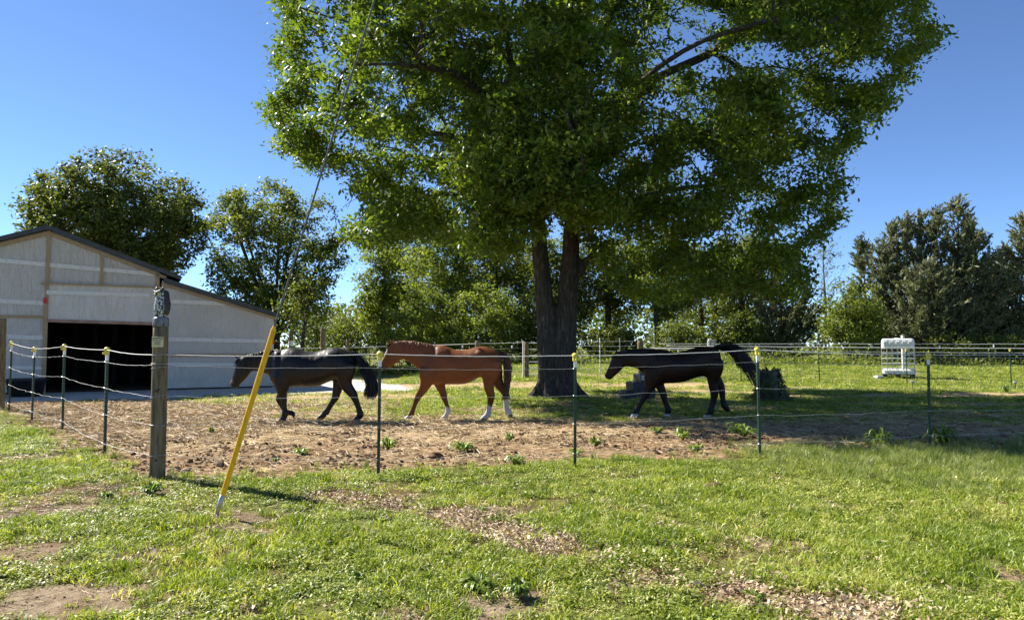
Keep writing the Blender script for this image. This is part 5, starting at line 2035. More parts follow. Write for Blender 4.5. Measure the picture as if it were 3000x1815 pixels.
# wooden posts behind the horses
G_WOOD = 'round wooden posts of the back fence'
wood_px = [(853, 968, 31, .10, 'tall grey wooden post right of the barn corner, behind the black horse'), (946, 962, 31, .11, 'tallest wooden post above the black horse back'),
           (1019, 994, 33, .075, 'shorter wooden post above the black horse rump'), (1400, 998, 30.5, .12, 'wooden post standing above the chestnut horse back'), (1876, 998, 29.5, .13, 'stout wooden gate post behind the neck of the bay horse')]
wpts = []
for i, (u, vt, D, rr, lb) in enumerate(wood_px):
    x = at(u, 1000, D).x; z = float(rise(x, D))
    o = empty('wooden_post', (x, D, z), lb, 'post', G_WOOD)
    round_post(o, at(u, vt, D).z - z, rr, seed=30 + i)
    if i == 0:
        MB().lathe([(.105, 1.5), (.112, 1.5), (.112, 1.72), (.105, 1.72)], n=14).build('white_band', M['white_paint'], o)
    wpts.append((x, D, z))
back_line = [wpts[0], wpts[1], wpts[2], (at(1215, 1000, 33).x, 33, float(rise(-4, 33))), wpts[3], (at(1535, 1000, 30.5).x, 30.5, float(rise(.5, 30.5)))]
for k, (dzz, rw) in enumerate(((1.42, .0075), (1.18, .0035), (.95, .0035), (.7, .0035), (.4, .0035))):
    strand('back_rope' if k == 0 else 'back_wire', [(x, y - .12, z + dzz) for x, y, z in back_line], rw, M['rope_white'] if k == 0 else M['wire'],
           ['white top rope of the back fence beyond the two near horses', 'second strand of the back fence beyond the two near horses', 'third strand of the back fence beyond the two near horses', 'fourth strand of the back fence beyond the two near horses', 'lowest strand of the back fence beyond the two near horses'][k], 'strands of the back fence', .004, .02, 150 + k, 6)
for i, (u, vt, D, lb) in enumerate([(1170, 1010, 33, 'slim steel post seen over the black horse rump'), (1083, 1012, 36, 'slim steel post at the foot of the pale bushes'), (1355, 1012, 34, 'slim steel post above the saddle of the chestnut horse'), (1500, 1012, 32, 'slim steel post between the chestnut horse tail and the corral panel'),
                                    (1240, 1050, 31, 'slim steel post under the chin of the chestnut horse')]):
    thin_post(u, vt, D, lb, 'slim posts of the back fence', 'white_paint')

# corral panel left of the oak
pa = gp(1533, 1108)
x2 = at(1600, 1000, pa.y + 1.0).x
panel_o = empty('corral_panel', (pa.x, pa.y, pa.z), 'white pipe corral panel leaning into view left of the oak trunk', 'gate')
Hc = at(1533, 998, pa.y).z - pa.z
L2 = x2 + .6 - pa.x
MB().tube([(0, 0, 0), (0, 0, Hc)], .032, 10).build('upright', M['white_pipe'], panel_o)
MB().tube([(L2, 1.0, 0), (L2, 1.0, Hc)], .032, 10).build('upright', M['white_pipe'], panel_o)
for k in range(6):
    z = .16 + k * (Hc - .24) / 5
    MB().tube([(0, 0, z), (L2 / 2, .5, z - .01), (L2, 1.0, z)], .018, 8).build('rail', M['white_pipe'], panel_o)
cpo = empty('wooden_post', (pa.x + .13, pa.y + .12, pa.z), 'wooden post that the corral panel hangs on', 'post', G_WOOD)
round_post(cpo, Hc - .05, .10, seed=44)

# panel on the other side of the trunk
for i, (u0, u1, D, lb) in enumerate([(1700, 1862, 31.5, 'wire fence stretch between the oak trunk and the gate post')]):
    xa = at(u0, 1000, D).x; xb = at(u1, 1000, D - 1).x
    f_ = empty('wire_fence', (xa, D, float(rise(xa, D))), lb, 'fence')
    zz = 0
    for k in range(7):
        z = .15 + k * .21
        MB().tube([(0, 0, z), ((xb - xa) / 2, -.5, z - .02), (xb - xa, -1.0, z)], .007, 5).build('wire', M['wire'], f_)
    for t in (0.02, .36, .72):
        MB().tube([((xb - xa) * t, -t, 0), ((xb - xa) * t, -t, 1.55)], .022, 6).build('post', M['steel'] if t != .36 else M['white_pipe'], f_)

# white pipe gate
g0_ = at(1888, 1020, 29.3)
gate = empty('pipe_gate', (g0_.x, 29.3, float(rise(g0_.x, 29.3))), 'white pipe gate half hidden behind the bay horse', 'gate')
gl = at(2085, 1020, 29.3).x - g0_.x
gh = g0_.z - float(rise(g0_.x, 29.3)); glow_ = at(2045, 1104, 29.3).z - float(rise(g0_.x, 29.3))
mb = MB(); rc = .12
mb.tube([(0, 0, glow_ + rc), (0, 0, gh - rc), (.03, 0, gh - .03), (rc, 0, gh), (gl - rc, 0, gh), (gl - .03, 0, gh - .03), (gl, 0, gh - rc), (gl, 0, glow_ + rc), (gl - .03, 0, glow_ + .03), (gl - rc, 0, glow_), (rc, 0, glow_), (.03, 0, glow_ + .03), (0, 0, glow_ + rc)], .028, 8)
mb.build('gate_frame', M['white_pipe'], gate, smooth=True)
for k in range(1, 5):
    z = glow_ + k * (gh - glow_) / 5
    MB().tube([(0, 0, z), (gl, 0, z)], .018, 8).build('gate_rail', M['white_pipe'], gate)
MB().tube([(gl / 2, 0, glow_), (gl / 2, 0, gh)], .018, 8).build('gate_stile', M['white_pipe'], gate)

# ------------------------------------------------------------------ plants, stones and clods one can pick out
def dock(u, v, w_px, h_px, lb, seed, group='broad-leaved weeds in the trampled earth', upright=.5, nleaf=18, thin=False):
    r = np.random.default_rng(seed)
    p = gp(u, v)
    k = p.y / FOC
    W, H = w_px * k / 2, h_px * k * r.uniform(.65, 1.2)
    nleaf = int(nleaf * r.uniform(.6, 1.3))
    root = empty('dock_weed', (p.x, p.y, gz(p.x, p.y)), lb, 'weed', group)
    V, F, tn = [], [], []
    for i in range(nleaf):
        a = r.uniform(0, 2 * math.pi)
        L_ = W * r.uniform(.6, 1.1); h = H * r.uniform(.5, 1.15) * (1 if r.random() < .7 else 1.4)
        d = np.array([math.cos(a), math.sin(a), 0]); s = np.array([-math.sin(a), math.cos(a), 0])
        w = min((.16 + .12 * r.random()) * max(W, .12), .010 if thin else .020)
        wv = r.uniform(-.3, .3)
        b = len(V)
        prof = [(0, 0, .15), (.3, .55, .8), (.6, .95, 1.0), (.85, .85, .7), (1.0, .55, .06)]
        for t, z, ww in prof:
            c = d * L_ * t + np.array([0, 0, h * z]) + s * wv * L_ * t * t
            V += [c - s * w * ww + [0, 0, .25 * w * ww], c - [0, 0, .1 * w * ww], c + s * w * ww + [0, 0, .25 * w * ww]]
        tone = np.clip(r.normal(.5, .25), 0, 1)
        tn += [tone] * 15
        for j in range(4):
            q = b + j * 3
            F += [(q, q + 1, q + 4), (q, q + 4, q + 3), (q + 1, q + 2, q + 5), (q + 1, q + 5, q + 4)]
    link('leaves', fast_mesh('leaves', np.array(V), np.array(F), M['dock_leaf'], {'tone': np.array(tn)}), root)
    return root


WEEDS = [(1355, 1325, 95, 30, 'wide leafy weed right of the chestnut horse post'), (1137, 1320, 60, 28, 'leafy weed just right of the post at the chestnut nose'), (880, 1330, 62, 18, 'low dark weed midway between guard and first post'),
         (808, 1352, 22, 14, 'tiny weed sprig near the yellow guard'), (1745, 1308, 50, 26, 'leafy weed right of the post before the oak'), (1685, 1338, 60, 16, 'flat weed at the foot of the post before the oak'),
         (2042, 1330, 66, 28, 'bright leafy weed left of the stump post'), (2178, 1285, 105, 40, 'large sunlit weed clump left of the stump post'), (2000, 1290, 60, 28, 'dim weed clump in the shade before the bay horse'),
         (2580, 1310, 90, 50, 'tall shaded weed clump left of the tank post'), (2760, 1305, 110, 48, 'shaded weed clump right of the tank post'), (1925, 1268, 50, 18, 'half shaded weed under the bay horse'),
         (1492, 1290, 34, 16, 'small weed in the middle of the trampled earth'), (1510, 1365, 70, 40, 'pale feathery weed at the lawn edge below the trampled earth'),
         (2950, 1150, 44, 22, 'dark weeds at the right edge by the stake lamp'), (620, 1268, 20, 12, 'tiny weed behind the yellow guard'), (405, 1240, 26, 10, 'small sprig left of the owl post in the straw'),
         (1050, 1710, 50, 20, 'broad plantain rosette at the bottom of the lawn'), (1400, 1735, 110, 34, 'large grassy plantain clump at the bottom centre'), (1520, 1755, 90, 32, 'plantain clump right of the bottom centre bare patch'),
         (310, 1466, 46, 18, 'small bright weed on the bare path left of the owl post'), (2210, 1760, 80, 26, 'leafy clover clump in the leaf drift at the bottom right'), (440, 1455, 80, 26, 'weedy tuft below the owl post')]
for i, (u, v, w, h, lb) in enumerate(WEEDS):
    dock(u, v, w, h, lb, 400 + i, nleaf=60 if w > 80 else 36, thin=v > 1600)


def lump(name, u, v, w_px, h_px, lb, cat, group, seed, mat_, rough=.35):
    r = np.random.default_rng(seed)
    p = gp(u, v)
    k = p.y / FOC
    bm = bmesh.new()
    bmesh.ops.create_icosphere(bm, subdivisions=3, radius=1)
    ph = r.uniform(0, 9, 3)
    for vv in bm.verts:
        c = vv.co
        n_ = fbm(np.array([c.x * 1.6 + ph[0] + c.z]), np.array([c.y * 1.6 + ph[1] - c.z * .7]), 1, 3, seed)[0] - .5
        vv.co = c * (1 + rough * 2 * n_)
        vv.co.x *= w_px * k / 2; vv.co.y *= w_px * k / 2 * .8; vv.co.z *= h_px * k * .62
    me = bpy.data.meshes.new(name); bm.to_mesh(me); bm.free()
    me.materials.append(mat_)
    me.polygons.foreach_set('use_smooth', [mat_ != M['rock']] * len(me.polygons))
    o = link(name, me, None, (p.x, p.y, gz(p.x, p.y) + h_px * k * .22))
    o.rotation_euler = (0, 0, r.uniform(0, 6))
    return tag(o, lb, cat, group)


ROCKS = [(418, 1338, 22, 13, 'reddish stone left of the owl post base'), (498, 1378, 26, 16, 'brown stone just right of the owl post'), (542, 1388, 28, 15, 'flat pale stone second right of the owl post'), (640, 1363, 20, 15, 'tan stone touching the yellow guard'),
         (738, 1385, 22, 10, 'flat stone in the earth right of the yellow guard'), (690, 1397, 18, 12, 'small mossy stone at the guard foot in grass'), (490, 1398, 20, 9, 'low grey stone in the shadow of the owl post'), (158, 1326, 22, 9, 'dark flat stone on the lawn left of the green posts'),
         (288, 1460, 13, 9, 'whitish pebble on the bare path'), (1484, 1778, 18, 12, 'grey stone near the bottom of the lawn'), (1178, 1712, 14, 9, 'pinkish pebble in the lower lawn grass'), (1110, 1398, 14, 8, 'pale pebble at the foot of the post at the chestnut nose')]
for i, (u, v, w, h, lb) in enumerate(ROCKS):
    lump('stone', u, v, w, h, lb, 'stone', 'loose stones', 500 + i, M['rock'], .22)
CLODS = [(1328, 1603, 34, 22, 'brown crumbly mound of earth in the lower lawn'), (2092, 1440, 52, 24, 'dark mound of earth on the lawn below the stump post'), (2268, 1465, 36, 10, 'flat dark clod on the right lawn'), (2930, 1477, 46, 10, 'flat dark clod near the right edge of the lawn'),
         (1275, 1342, 50, 14, 'dark clod ridge in the trampled earth left of the oak post'), (1010, 1272, 24, 10, 'dark clod right of the black horse hoof'), (1170, 1365, 14, 9, 'small clod right of the post at the chestnut nose'), (1018, 1572, 20, 16, 'small brown mound left of centre on the lawn'),
         (1150, 1250, 20, 8, 'dark clod in front of the chestnut hoof')]
for i, (u, v, w, h, lb) in enumerate(CLODS):
    lump('earth_clod', u, v, w, h, lb, 'clod', 'clods of earth', 520 + i, M['clod'], .5)
# ------------------------------------------------------------------ horses
def horse_mat(name, rough, spec):
    m, nt, out = new_mat(name)
    a = N(nt, 'ShaderNodeAttribute', attribute_name='coat')
    v = coords(nt)
    f = noise_n(nt, mapping(nt, v, (6, 6, 18)), 9.0, 4.0, .6)
    g = noise_n(nt, v, 3.0, 3.0, .5)
    c = mixc(nt, 1.0, a.outputs['Color'], ramp(nt, f, [(0.3, (.82, .82, .82)), (0.7, (1.12, 1.1, 1.08))]), 'MULTIPLY')
    h = math_n(nt, 'ADD', math_n(nt, 'MULTIPLY', f, .25), g)
    b = principled(nt, out, c, rough, spec, 0, h, .25, .03)
    return m


def hair_mat(name, c0, c1):
    return simple_mat(name, c0, c1, 30, .5, .35)


M['coat'] = horse_mat('horse_coat', .46, .22)
M['coat_black'] = horse_mat('black_horse_coat', .44, .32)
M['hair_black'] = hair_mat('black_hair', (.004, .0035, .0035), (.013, .011, .010))
M['hair_chestnut'] = hair_mat('chestnut_mane_hair', (.13, .05, .022), (.25, .10, .045))
M['hair_dark_chestnut'] = hair_mat('dark_tail_hair', (.045, .020, .012), (.12, .055, .03))
M['eye_black'] = simple_mat('horse_eye', (.005, .004, .004), (.012, .01, .01), 10, .12, .6)


class Horse:
    """silhouette data are photograph pixels; u0,v0 the point on the ground below the body, k metres per pixel"""
    def __init__(self, u0, v0, D):
        self.u0, self.v0, self.k = u0, v0, D / FOC
        self.x0 = (u0 - CX) * self.k
        self.D = D

    def L(self, u, v):
        return ((u - self.u0) * self.k, (self.v0 - v) * self.k)


def ell(c, ax, hw, n=24, p=1.0, yo=0.0, flat=1.0):
    """ring in the plane spanned by ax (in xz) and y; c centre (x,z)"""
    out = []
    for i in range(n):
        a = 2 * math.pi * i / n
        ca, sa = math.cos(a), math.sin(a)
        e = 2.0 / 2.3
        ca2 = math.copysign(abs(ca) ** e, ca); sa2 = math.copysign(abs(sa) ** e, sa)
        out.append((c[0] + ax[0] * ca2, yo + hw * sa2, c[1] + ax[1] * ca2))
    return out


def spl(rows, n=4):
    return smooth_line([np.array(q, float) for q in rows], n)


def px_of(co, g):
    """vertex -> zoom pixel (inverse of the side view map)"""
    x0, z0 = g(0, 0); x1, z1 = g(1000, 1000)
    return (co[:, 0] - x0) / (x1 - x0) * 1000, (co[:, 2] - z0) / (z1 - z0) * 1000


def relax(me, g, head):
    """even out the joins: strong on neck and barrel, light on legs, head and ears"""
    n = len(me.vertices)
    co = np.empty(n * 3, np.float32); me.vertices.foreach_get('co', co); co = co.reshape(-1, 3).astype(float)
    ed = np.empty(len(me.edges) * 2, np.int32); me.edges.foreach_get('vertices', ed); ed = ed.reshape(-1, 2)
    deg = np.bincount(ed.ravel(), minlength=n).astype(float)
    hx = g(*head[1][1])[0]
    strong = sstep(.72, .85, co[:, 2]) * sstep(hx - .02, hx + .08, co[:, 0])
    for it in range(22):
        av = np.stack([np.bincount(ed[:, 0], co[ed[:, 1], k], n) + np.bincount(ed[:, 1], co[ed[:, 0], k], n) for k in range(3)], 1) / deg[:, None]
        w = strong * .6 if it > 2 else np.full(n, .45)
        co = co + (av - co) * w[:, None]
    me.vertices.foreach_set('co', co.astype(np.float32).ravel()); me.update()


def build_horse(H, zs, trunk, neck, head, ears, legs, label, coat_fn, mat_, seed, mane, tail, name='horse', hair=None, tailhair=None, yaw=0.0, eye=None, forelock=None, muscle=()):
    """zs: function zoom px -> photo px"""
    g = lambda x, y: H.L(*zs(x, y))
    mb = MB()
    # trunk: vertical sections
    rows = []
    for x, t, b, hw in trunk:
        (px, pt), (_, pb) = g(x, t), g(x, b)
        rows.append((px, pt + .004, pb - .02, hw))
    rings = []
    for px, pt, pb, hw in spl(rows, 3):
        c = (px, (pt + pb) / 2); h = (pt - pb) / 2
        ring = []
        n = 28
        for i in range(n):
            a = 2 * math.pi * i / n
            ca, sa = math.cos(a), math.sin(a)
            w = hw * (1 - .12 * max(ca, 0) ** 2 + .05 * max(-ca, 0))
            ring.append((c[0], w * math.copysign(abs(sa) ** .92, sa), c[1] + h * math.copysign(abs(ca) ** .95, ca)))
        rings.append(ring)
    mb.loft(rings)
    for part in (neck, head):
        rows = []
        for (tx, ty), (bx, by), hw in part:
            a, b = g(tx, ty), g(bx, by)
            rows.append((*a, *b, hw))
        rings = []
        for ax_, az_, bx_, bz_, hw in spl(rows, 4):
            c = ((ax_ + bx_) / 2, (az_ + bz_) / 2)
            rings.append(ell(c, ((ax_ - bx_) / 2, (az_ - bz_) / 2), hw, 20))
        mb.loft(rings)
    s1 = abs(g(1, 0)[0] - g(0, 0)[0])          # metres per zoom pixel
    for pts, ys in legs:
        rows = []
        m = len(pts)
        for i, (x, y, r) in enumerate(pts):
            px, pz = g(x, y)
            rows.append((px, max(pz, 0.0), r * s1 * 1.12 + .006))
        sm = spl(rows, 3)
        rings = []
        for i, (px, pz, r) in enumerate(sm):
            a = sm[max(i - 1, 0)]; b = sm[min(i + 1, len(sm) - 1)]
            d = np.array([b[0] - a[0], b[1] - a[1]]); d = d / max(np.linalg.norm(d), 1e-6)
            nrm = np.array([-d[1], d[0]])
            f = i / (len(sm) - 1)
            if i == len(sm) - 1:
                nrm = np.array([1.0, 0.0]) * math.copysign(1, nrm[0] if abs(nrm[0]) > .2 else 1)
            lat = r * (.78 if f < .5 else .80)
            yo = ys[0] + (ys[1] - ys[0]) * min(f * 1.6, 1)
            rings.append(ell((px, pz), nrm * r, lat, 16, yo=yo))
        mb.loft(rings)
    for tip, b0, b1, yo in ears:
        a = np.array(g(*tip)); p = np.array(g(*b0)); q = np.array(g(*b1))
        c0 = (p + q) / 2
        w = np.linalg.norm(p - q) / 2
        rings = []
        for t, s in ((-.25, .8), (0, 1.0), (.3, 1.05), (.65, .72), (.9, .3), (1.0, .06)):
            c = c0 + (a - c0) * t
            ax = (q - p) / np.linalg.norm(q - p) * w * s
            rings.append(ell(c, ax, w * s * .55, 12, yo=yo * (1 + .25 * t)))
        mb.loft(rings)
    me = remesh(mb.mesh('body'), .0145, 0)
    relax(me, g, head)
    co = np.empty(len(me.vertices) * 3, np.float32); me.vertices.foreach_get('co', co); co = co.reshape(-1, 3)
    no = np.empty(len(me.vertices) * 3, np.float32); me.vertices.foreach_get('normal', no); no = no.reshape(-1, 3)
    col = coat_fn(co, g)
    uu, vv = px_of(co, g)
    hgt = sstep(.55, .75, co[:, 2])
    d_ = (fbm(uu * .011, vv * .008, 1, 3, seed + 60.) - .5) * .012 * hgt
    for mx_, my_, ru_, rv_, am in muscle:
        d_ = d_ + am * np.exp(-((uu - mx_) / ru_) ** 2 - ((vv - my_) / rv_) ** 2)
    co2 = co + no * (d_ * sstep(.03, .10, np.abs(co[:, 1])))[:, None]
    me.vertices.foreach_set('co', co2.astype(np.float32).ravel()); me.update()
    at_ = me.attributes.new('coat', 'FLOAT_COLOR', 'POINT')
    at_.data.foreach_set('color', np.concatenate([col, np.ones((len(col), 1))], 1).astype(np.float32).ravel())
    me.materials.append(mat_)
    me.polygons.foreach_set('use_smooth', [True] * len(me.polygons))
    root = empty(name, (H.x0, H.D, 0), label, 'horse', 'horses walking in a line', yaw)
    link('body', me, root)
    r = np.random.default_rng(seed)

    def strips(lines, name_, mt):
        V, F = [], []
        for pts, w0, w1, side in lines:
            pts = smooth_line(pts, 3)
            m = len(pts); b = len(V)
            for i, p in enumerate(pts):
                t = i / (m - 1)
                w = w0 * (1 - t) ** .6 + w1
                V += [p - side * w, p + side * w]
            for i in range(m - 1):
                q = b + 2 * i
                F += [(q, q + 1, q + 3, q + 2)]
        link(name_, fast_mesh(name_, np.array(V), np.array(F), mt, None, True), root)
    # mane: locks rooted on the crest and falling to one side (or tufting up)
    lines = []
    crest = smooth_line([np.array(g(x, y)) for x, y in mane['crest']], 8)
    for i in range(mane['n']):
        t = r.random() * (len(crest) - 1); i0 = int(min(t, len(crest) - 2)); p = crest[i0] + (crest[i0 + 1] - crest[i0]) * (t - i0)
        sd = mane['side'] if r.random() < .8 else -mane['side']
        l = mane['len'] * r.uniform(.5, 1.15)
        o = np.array([p[0] + r.normal(0, .008), r.normal(0, .012), p[1] - .012])
        lift = mane['lift'] * r.uniform(.5, 1.3)
        mid = o + np.array([r.normal(.02, .02), sd * (.04 + .02 * r.random()), lift])
        end = o + np.array([r.normal(.03, .04), sd * (.07 + .03 * r.random()), lift - l])
        e2 = (mid + end) / 2 + np.array([r.normal(0, .01), sd * .025, 0])
        lines.append(([o, mid, e2, end], .0045, .001, unit(np.array([1.0, r.normal(0, .4), r.normal(0, .3)]))))
    if forelock:
        for i in range(26):
            p = np.array(g(*forelock[0])); q = np.array(g(*forelock[1]))
            o = np.array([p[0] + r.normal(0, .01), r.normal(0, .025), p[1]])
            e = np.array([q[0] + r.normal(0, .02), r.normal(0, .045), q[1] + r.normal(0, .03)])
            mid = (o + e) / 2 + np.array([-.03, 0, .01])
            lines.append(([o, mid, e], .008, .0015, np.array([.3, 1.0, 0])))
    strips(lines, 'mane', hair)
    # tail
    lines = []
    allp = [tail['path']] + tail.get('more', [])
    locks = np.linspace(-1, 1, 11) + r.normal(0, .06, 11); lky = r.normal(0, .04, 11); lke = r.uniform(-.15, .25, 11)
    for i in range(tail['n']):
        f0 = r.normal(0, .42); fy = r.normal(0, .035)
        lk = r.integers(0, 11); fl_ = locks[lk] + r.normal(0, .05); fy = fy * .5 + lky[lk]
        ch = allp[0] if r.random() < .5 else allp[r.integers(0, len(allp))]
        axis_ = [np.array(g(x, y)) for x, y, w in ch]
        wid = [w * s1 for x, y, w in ch]
        endk = len(axis_) - (0 if r.random() < .75 else 1)
        pts = []
        for j in range(endk):
            a = axis_[max(j - 1, 0)]; b = axis_[min(j + 1, len(axis_) - 1)]
            d = (b - a) / max(np.linalg.norm(b - a), 1e-6); nn = np.array([-d[1], d[0]])
            bl = (j / (len(axis_) - 1)) ** .9
            f = f0 * (1 - bl) + fl_ * bl
            p = axis_[j] + nn * wid[j] * np.clip(f, -1.1, 1.1) + r.normal(0, .006 + .012 * j / len(axis_), 2)
            pts.append(np.array([p[0], fy * (.5 + j * .5) * .6 + (.0 if j else 0), p[1]]))
        ext = max(r.uniform(-.3, .2) + lke[lk], -.6)
        if len(pts) > 2:
            pts[-1] = pts[-1] + (pts[-1] - pts[-2]) * ext
        lines.append((pts, tail.get('w', .011), .002, unit(np.array([1.0, r.normal(0, .8), r.normal(0, .5)]))))
    strips(lines, 'tail', tailhair)
    if eye:
        e = np.array(g(*eye[:2]))
        for s in (-1, 1):
            MB().lathe([(0, -.018), (.014, -.011), (.018, 0), (.014, .011), (0, .018)], (e[0], s * eye[2], e[1]), 12).build('eye', M['eye_black'], root, smooth=True)
    return root


def blend(a, b, t):
    return a * (1 - t[:, None]) + b * t[:, None]


# --- chestnut
SC3 = .174418
zc = lambda x, y: (1100 + x * SC3, 980 + y * SC3)
Z4 = 1146.7
HB = Horse(1335, 980 + 1417 * SC3, 14.55)
b_trunk = [(752, 560, 690, .05), (775, 470, 745, .13), (830, 380, 790, .19), (900, 290, 818, .225), (1000, 205, 822, .25), (1080, 172, 815, .27), (1180, 188, 812, .29), (1300, 243, 812, .31), (1430, 256, 812, .32), (1550, 246, 792, .31),
           (1650, 216, 748, .295), (1730, 200, 705, .285), (1800, 194, 690, .285), (1900, 210, 690, .285), (2000, 246, 690, .26), (2060, 282, 650, .22), (2100, 330, 580, .16), (2122, 390, 500, .08)]
b_neck = [((1120, 240), (900, 740), .2), ((1010, 205), (810, 680), .19), ((900, 172), (735, 590), .165), ((760, 150), (640, 510), .125), ((620, 130), (545, 440), .10), ((490, 122), (470, 412), .085), ((390, 122), (420, 410), .08), ((340, 130), (400, 415), .075)]
b_head = [((350, 135), (430, 390), .07), ((290, 130), (420, 425), .085), ((225, 190), (370, 465), .092), ((185, 265), (310, 507), .085), ((150, 340), (262, 535), .068), ((118, 405), (228, 552), .056), ((92, 455), (208, 568), .053), ((80, 500), (200, 585), .055), ((84, 545), (190, 594), .05), ((112, 580), (165, 600), .03)]
b_ears = [((266, 66), (262, 150), (330, 165), -.055), ((300, 78), (285, 150), (340, 160), .055)]
b_legs = [
    ([(900, 560, 125), (890, 700, 118), (868, 800, 88), (825, 890, 66), (765, 980, 52), (728, 1045, 44), (692, 1130, 32), (660, 1215, 28), (632, 1295, 38), (612, 1335, 36), (588, 1365, 34), (570, 1385, 46), (558, 1417, 58)], (-.13, -.10)),
    ([(1020, 600, 110), (1045, 740, 95), (1078, 840, 76), (1112, 930, 55), (1140, 1010, 48), (1152, 1055, 44), (1180, 1130, 31), (1203, 1210, 29), (1222, 1282, 40), (1200, 1325, 32), (1176, 1362, 34), (1165, 1385, 44), (1155, 1412, 52)], (.13, .10)),
    ([(Z4 + 800, 430, 150), (Z4 + 790, 560, 160), (Z4 + 785, 680, 140), (Z4 + 768, 790, 90), (Z4 + 768, 890, 68), (Z4 + 788, 970, 60), (Z4 + 797, 1010, 58), (Z4 + 792, 1080, 46), (Z4 + 776, 1180, 34), (Z4 + 762, 1250, 35), (Z4 + 750, 1315, 47), (Z4 + 718, 1350, 38), (Z4 + 690, 1375, 42), (Z4 + 662, 1415, 50)], (-.14, -.11)),
    ([(Z4 + 840, 500, 120), (Z4 + 870, 640, 105), (Z4 + 900, 760, 78), (Z4 + 930, 840, 68), (Z4 + 985, 905, 62), (Z4 + 1022, 955, 58), (Z4 + 1036, 990, 50), (Z4 + 1042, 1065, 40), (Z4 + 1046, 1150, 36), (Z4 + 1052, 1225, 38), (Z4 + 1078, 1285, 48), (Z4 + 1104, 1325, 37), (Z4 + 1118, 1358, 36), (Z4 + 1124, 1390, 30), (Z4 + 1126, 1412, 18)], (.14, .11)),
]


def coat_b(co, g):
    u, v = px_of(co, g)
    near = co[:, 1] < 0
    n = fbm(co[:, 0] * 3, co[:, 2] * 3 + co[:, 1], 2, 3, 5.)
    base = np.tile(np.array([.155, .051, .0155]), (len(co), 1)) * (.8 + .4 * n)[:, None]
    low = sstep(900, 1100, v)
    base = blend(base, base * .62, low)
    white = np.array([[.44, .42, .39]]).repeat(len(co), 0)
    jag = (fbm(u * .03, v * .03, 1, 2, 3.) - .5) * 60
    w = np.zeros(len(co))
    w = np.maximum(w, sstep(1190, 1225, v + jag) * ((u > 1120) & (u < 1290)))
    hz = u - Z4
    w = np.maximum(w, sstep(1140, 1185, v + jag * .8 + (hz - 760) * -.6) * ((hz > 590) & (hz < 880)))
    w = np.maximum(w, sstep(1055, 1080, v + jag * .4) * (hz > 960))
    w = np.maximum(w, .8 * sstep(1330, 1350, v + jag * .3) * (u < 700))
    # blaze down the face
    fl = np.interp(v, [230, 300, 400, 470, 520], [195, 165, 118, 88, 78])
    face = sstep(34, 18, u - fl + np.abs(co[:, 1]) * 260) * ((v > 235) & (v < 515) & (u < 330))
    w = np.maximum(w, face)
    base = blend(base, white, np.clip(w, 0, 1))
    hoof = np.clip(sstep(1372, 1384, v) * (1 - ((hz > 1040)) * 1) + (hz > 1090) * sstep(1325, 1340, v), 0, 1)
    base = blend(base, np.tile(np.array([.12, .095, .08]), (len(co), 1)), hoof)
    muz = sstep(512, 545, v) * (u < 215) * (u > 50)
    base = blend(base, np.tile(np.array([.035, .02, .018]), (len(co), 1)), np.clip(muz, 0, 1))
    return base


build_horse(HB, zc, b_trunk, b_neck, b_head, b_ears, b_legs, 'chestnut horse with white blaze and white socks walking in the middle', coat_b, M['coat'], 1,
            dict(crest=[(345, 128), (450, 118), (600, 122), (750, 145), (880, 170), (960, 185)], n=620, side=1, len=.20, lift=.030),
            dict(path=[(Z4 + 925, 290, 18), (Z4 + 1000, 315, 32), (Z4 + 1070, 400, 60), (Z4 + 1080, 560, 68), (Z4 + 1075, 720, 58), (Z4 + 1055, 870, 45), (Z4 + 1040, 990, 40), (Z4 + 1050, 1060, 55)], n=330, w=.007),
            hair=M['hair_chestnut'], tailhair=M['hair_dark_chestnut'], eye=(228, 268, .082), forelock=((290, 120), (205, 260)),
            muscle=[(830, 620, 60, 70, .02), (930, 420, 50, 170, .018), (1010, 480, 28, 190, -.022), (930, 720, 80, 60, .016), (Z4 + 560, 520, 60, 110, -.022), (Z4 + 600, 300, 50, 50, .015), (Z4 + 690, 600, 60, 90, .016), (Z4 + 850, 420, 60, 150, .012)])

# --- black
SC1 = .160944
za = lambda x, y: (660 + x * SC1, 1000 + y * SC1)
Z2 = 1242.7
HA = Horse(895, 1000 + 1442 * SC1, 14.25)
a_trunk = [(838, 560, 660, .05), (865, 470, 715, .13), (910, 370, 765, .19), (970, 250, 808, .23), (1080, 146, 830, .255), (1150, 122, 818, .27), (1230, 110, 805, .28), (1330, 130, 800, .30), (1450, 172, 800, .315), (1580, 193, 803, .32), (1680, 184, 796, .31), (1780, 160, 764, .30),
           (1880, 130, 718, .29), (1980, 113, 680, .29), (2050, 113, 670, .29), (2150, 138, 660, .28), (2250, 182, 630, .26), (2330, 240, 580, .21), (2385, 310, 520, .15), (2410, 370, 450, .08)]
a_neck = [((1220, 200), (980, 740), .2), ((1120, 152), (900, 700), .20), ((1010, 148), (810, 615), .17), ((870, 158), (735, 580), .135), ((720, 182), (650, 556), .11), ((570, 215), (565, 540), .095), ((430, 255), (500, 548), .085), ((340, 290), (460, 580), .08)]
a_head = [((340, 300), (480, 560), .072), ((270, 325), (450, 600), .087), ((215, 410), (410, 655), .095), ((185, 500), (360, 705), .086), ((162, 590), (322, 742), .068), ((140, 665), (292, 772), .056), ((118, 725), (278, 795), .055), ((108, 765), (278, 822), .056), ((125, 800), (250, 836), .045), ((150, 822), (215, 840), .025)]
a_ears = [((190, 218), (225, 300), (300, 345), -.055), ((225, 225), (255, 300), (320, 330), .055)]
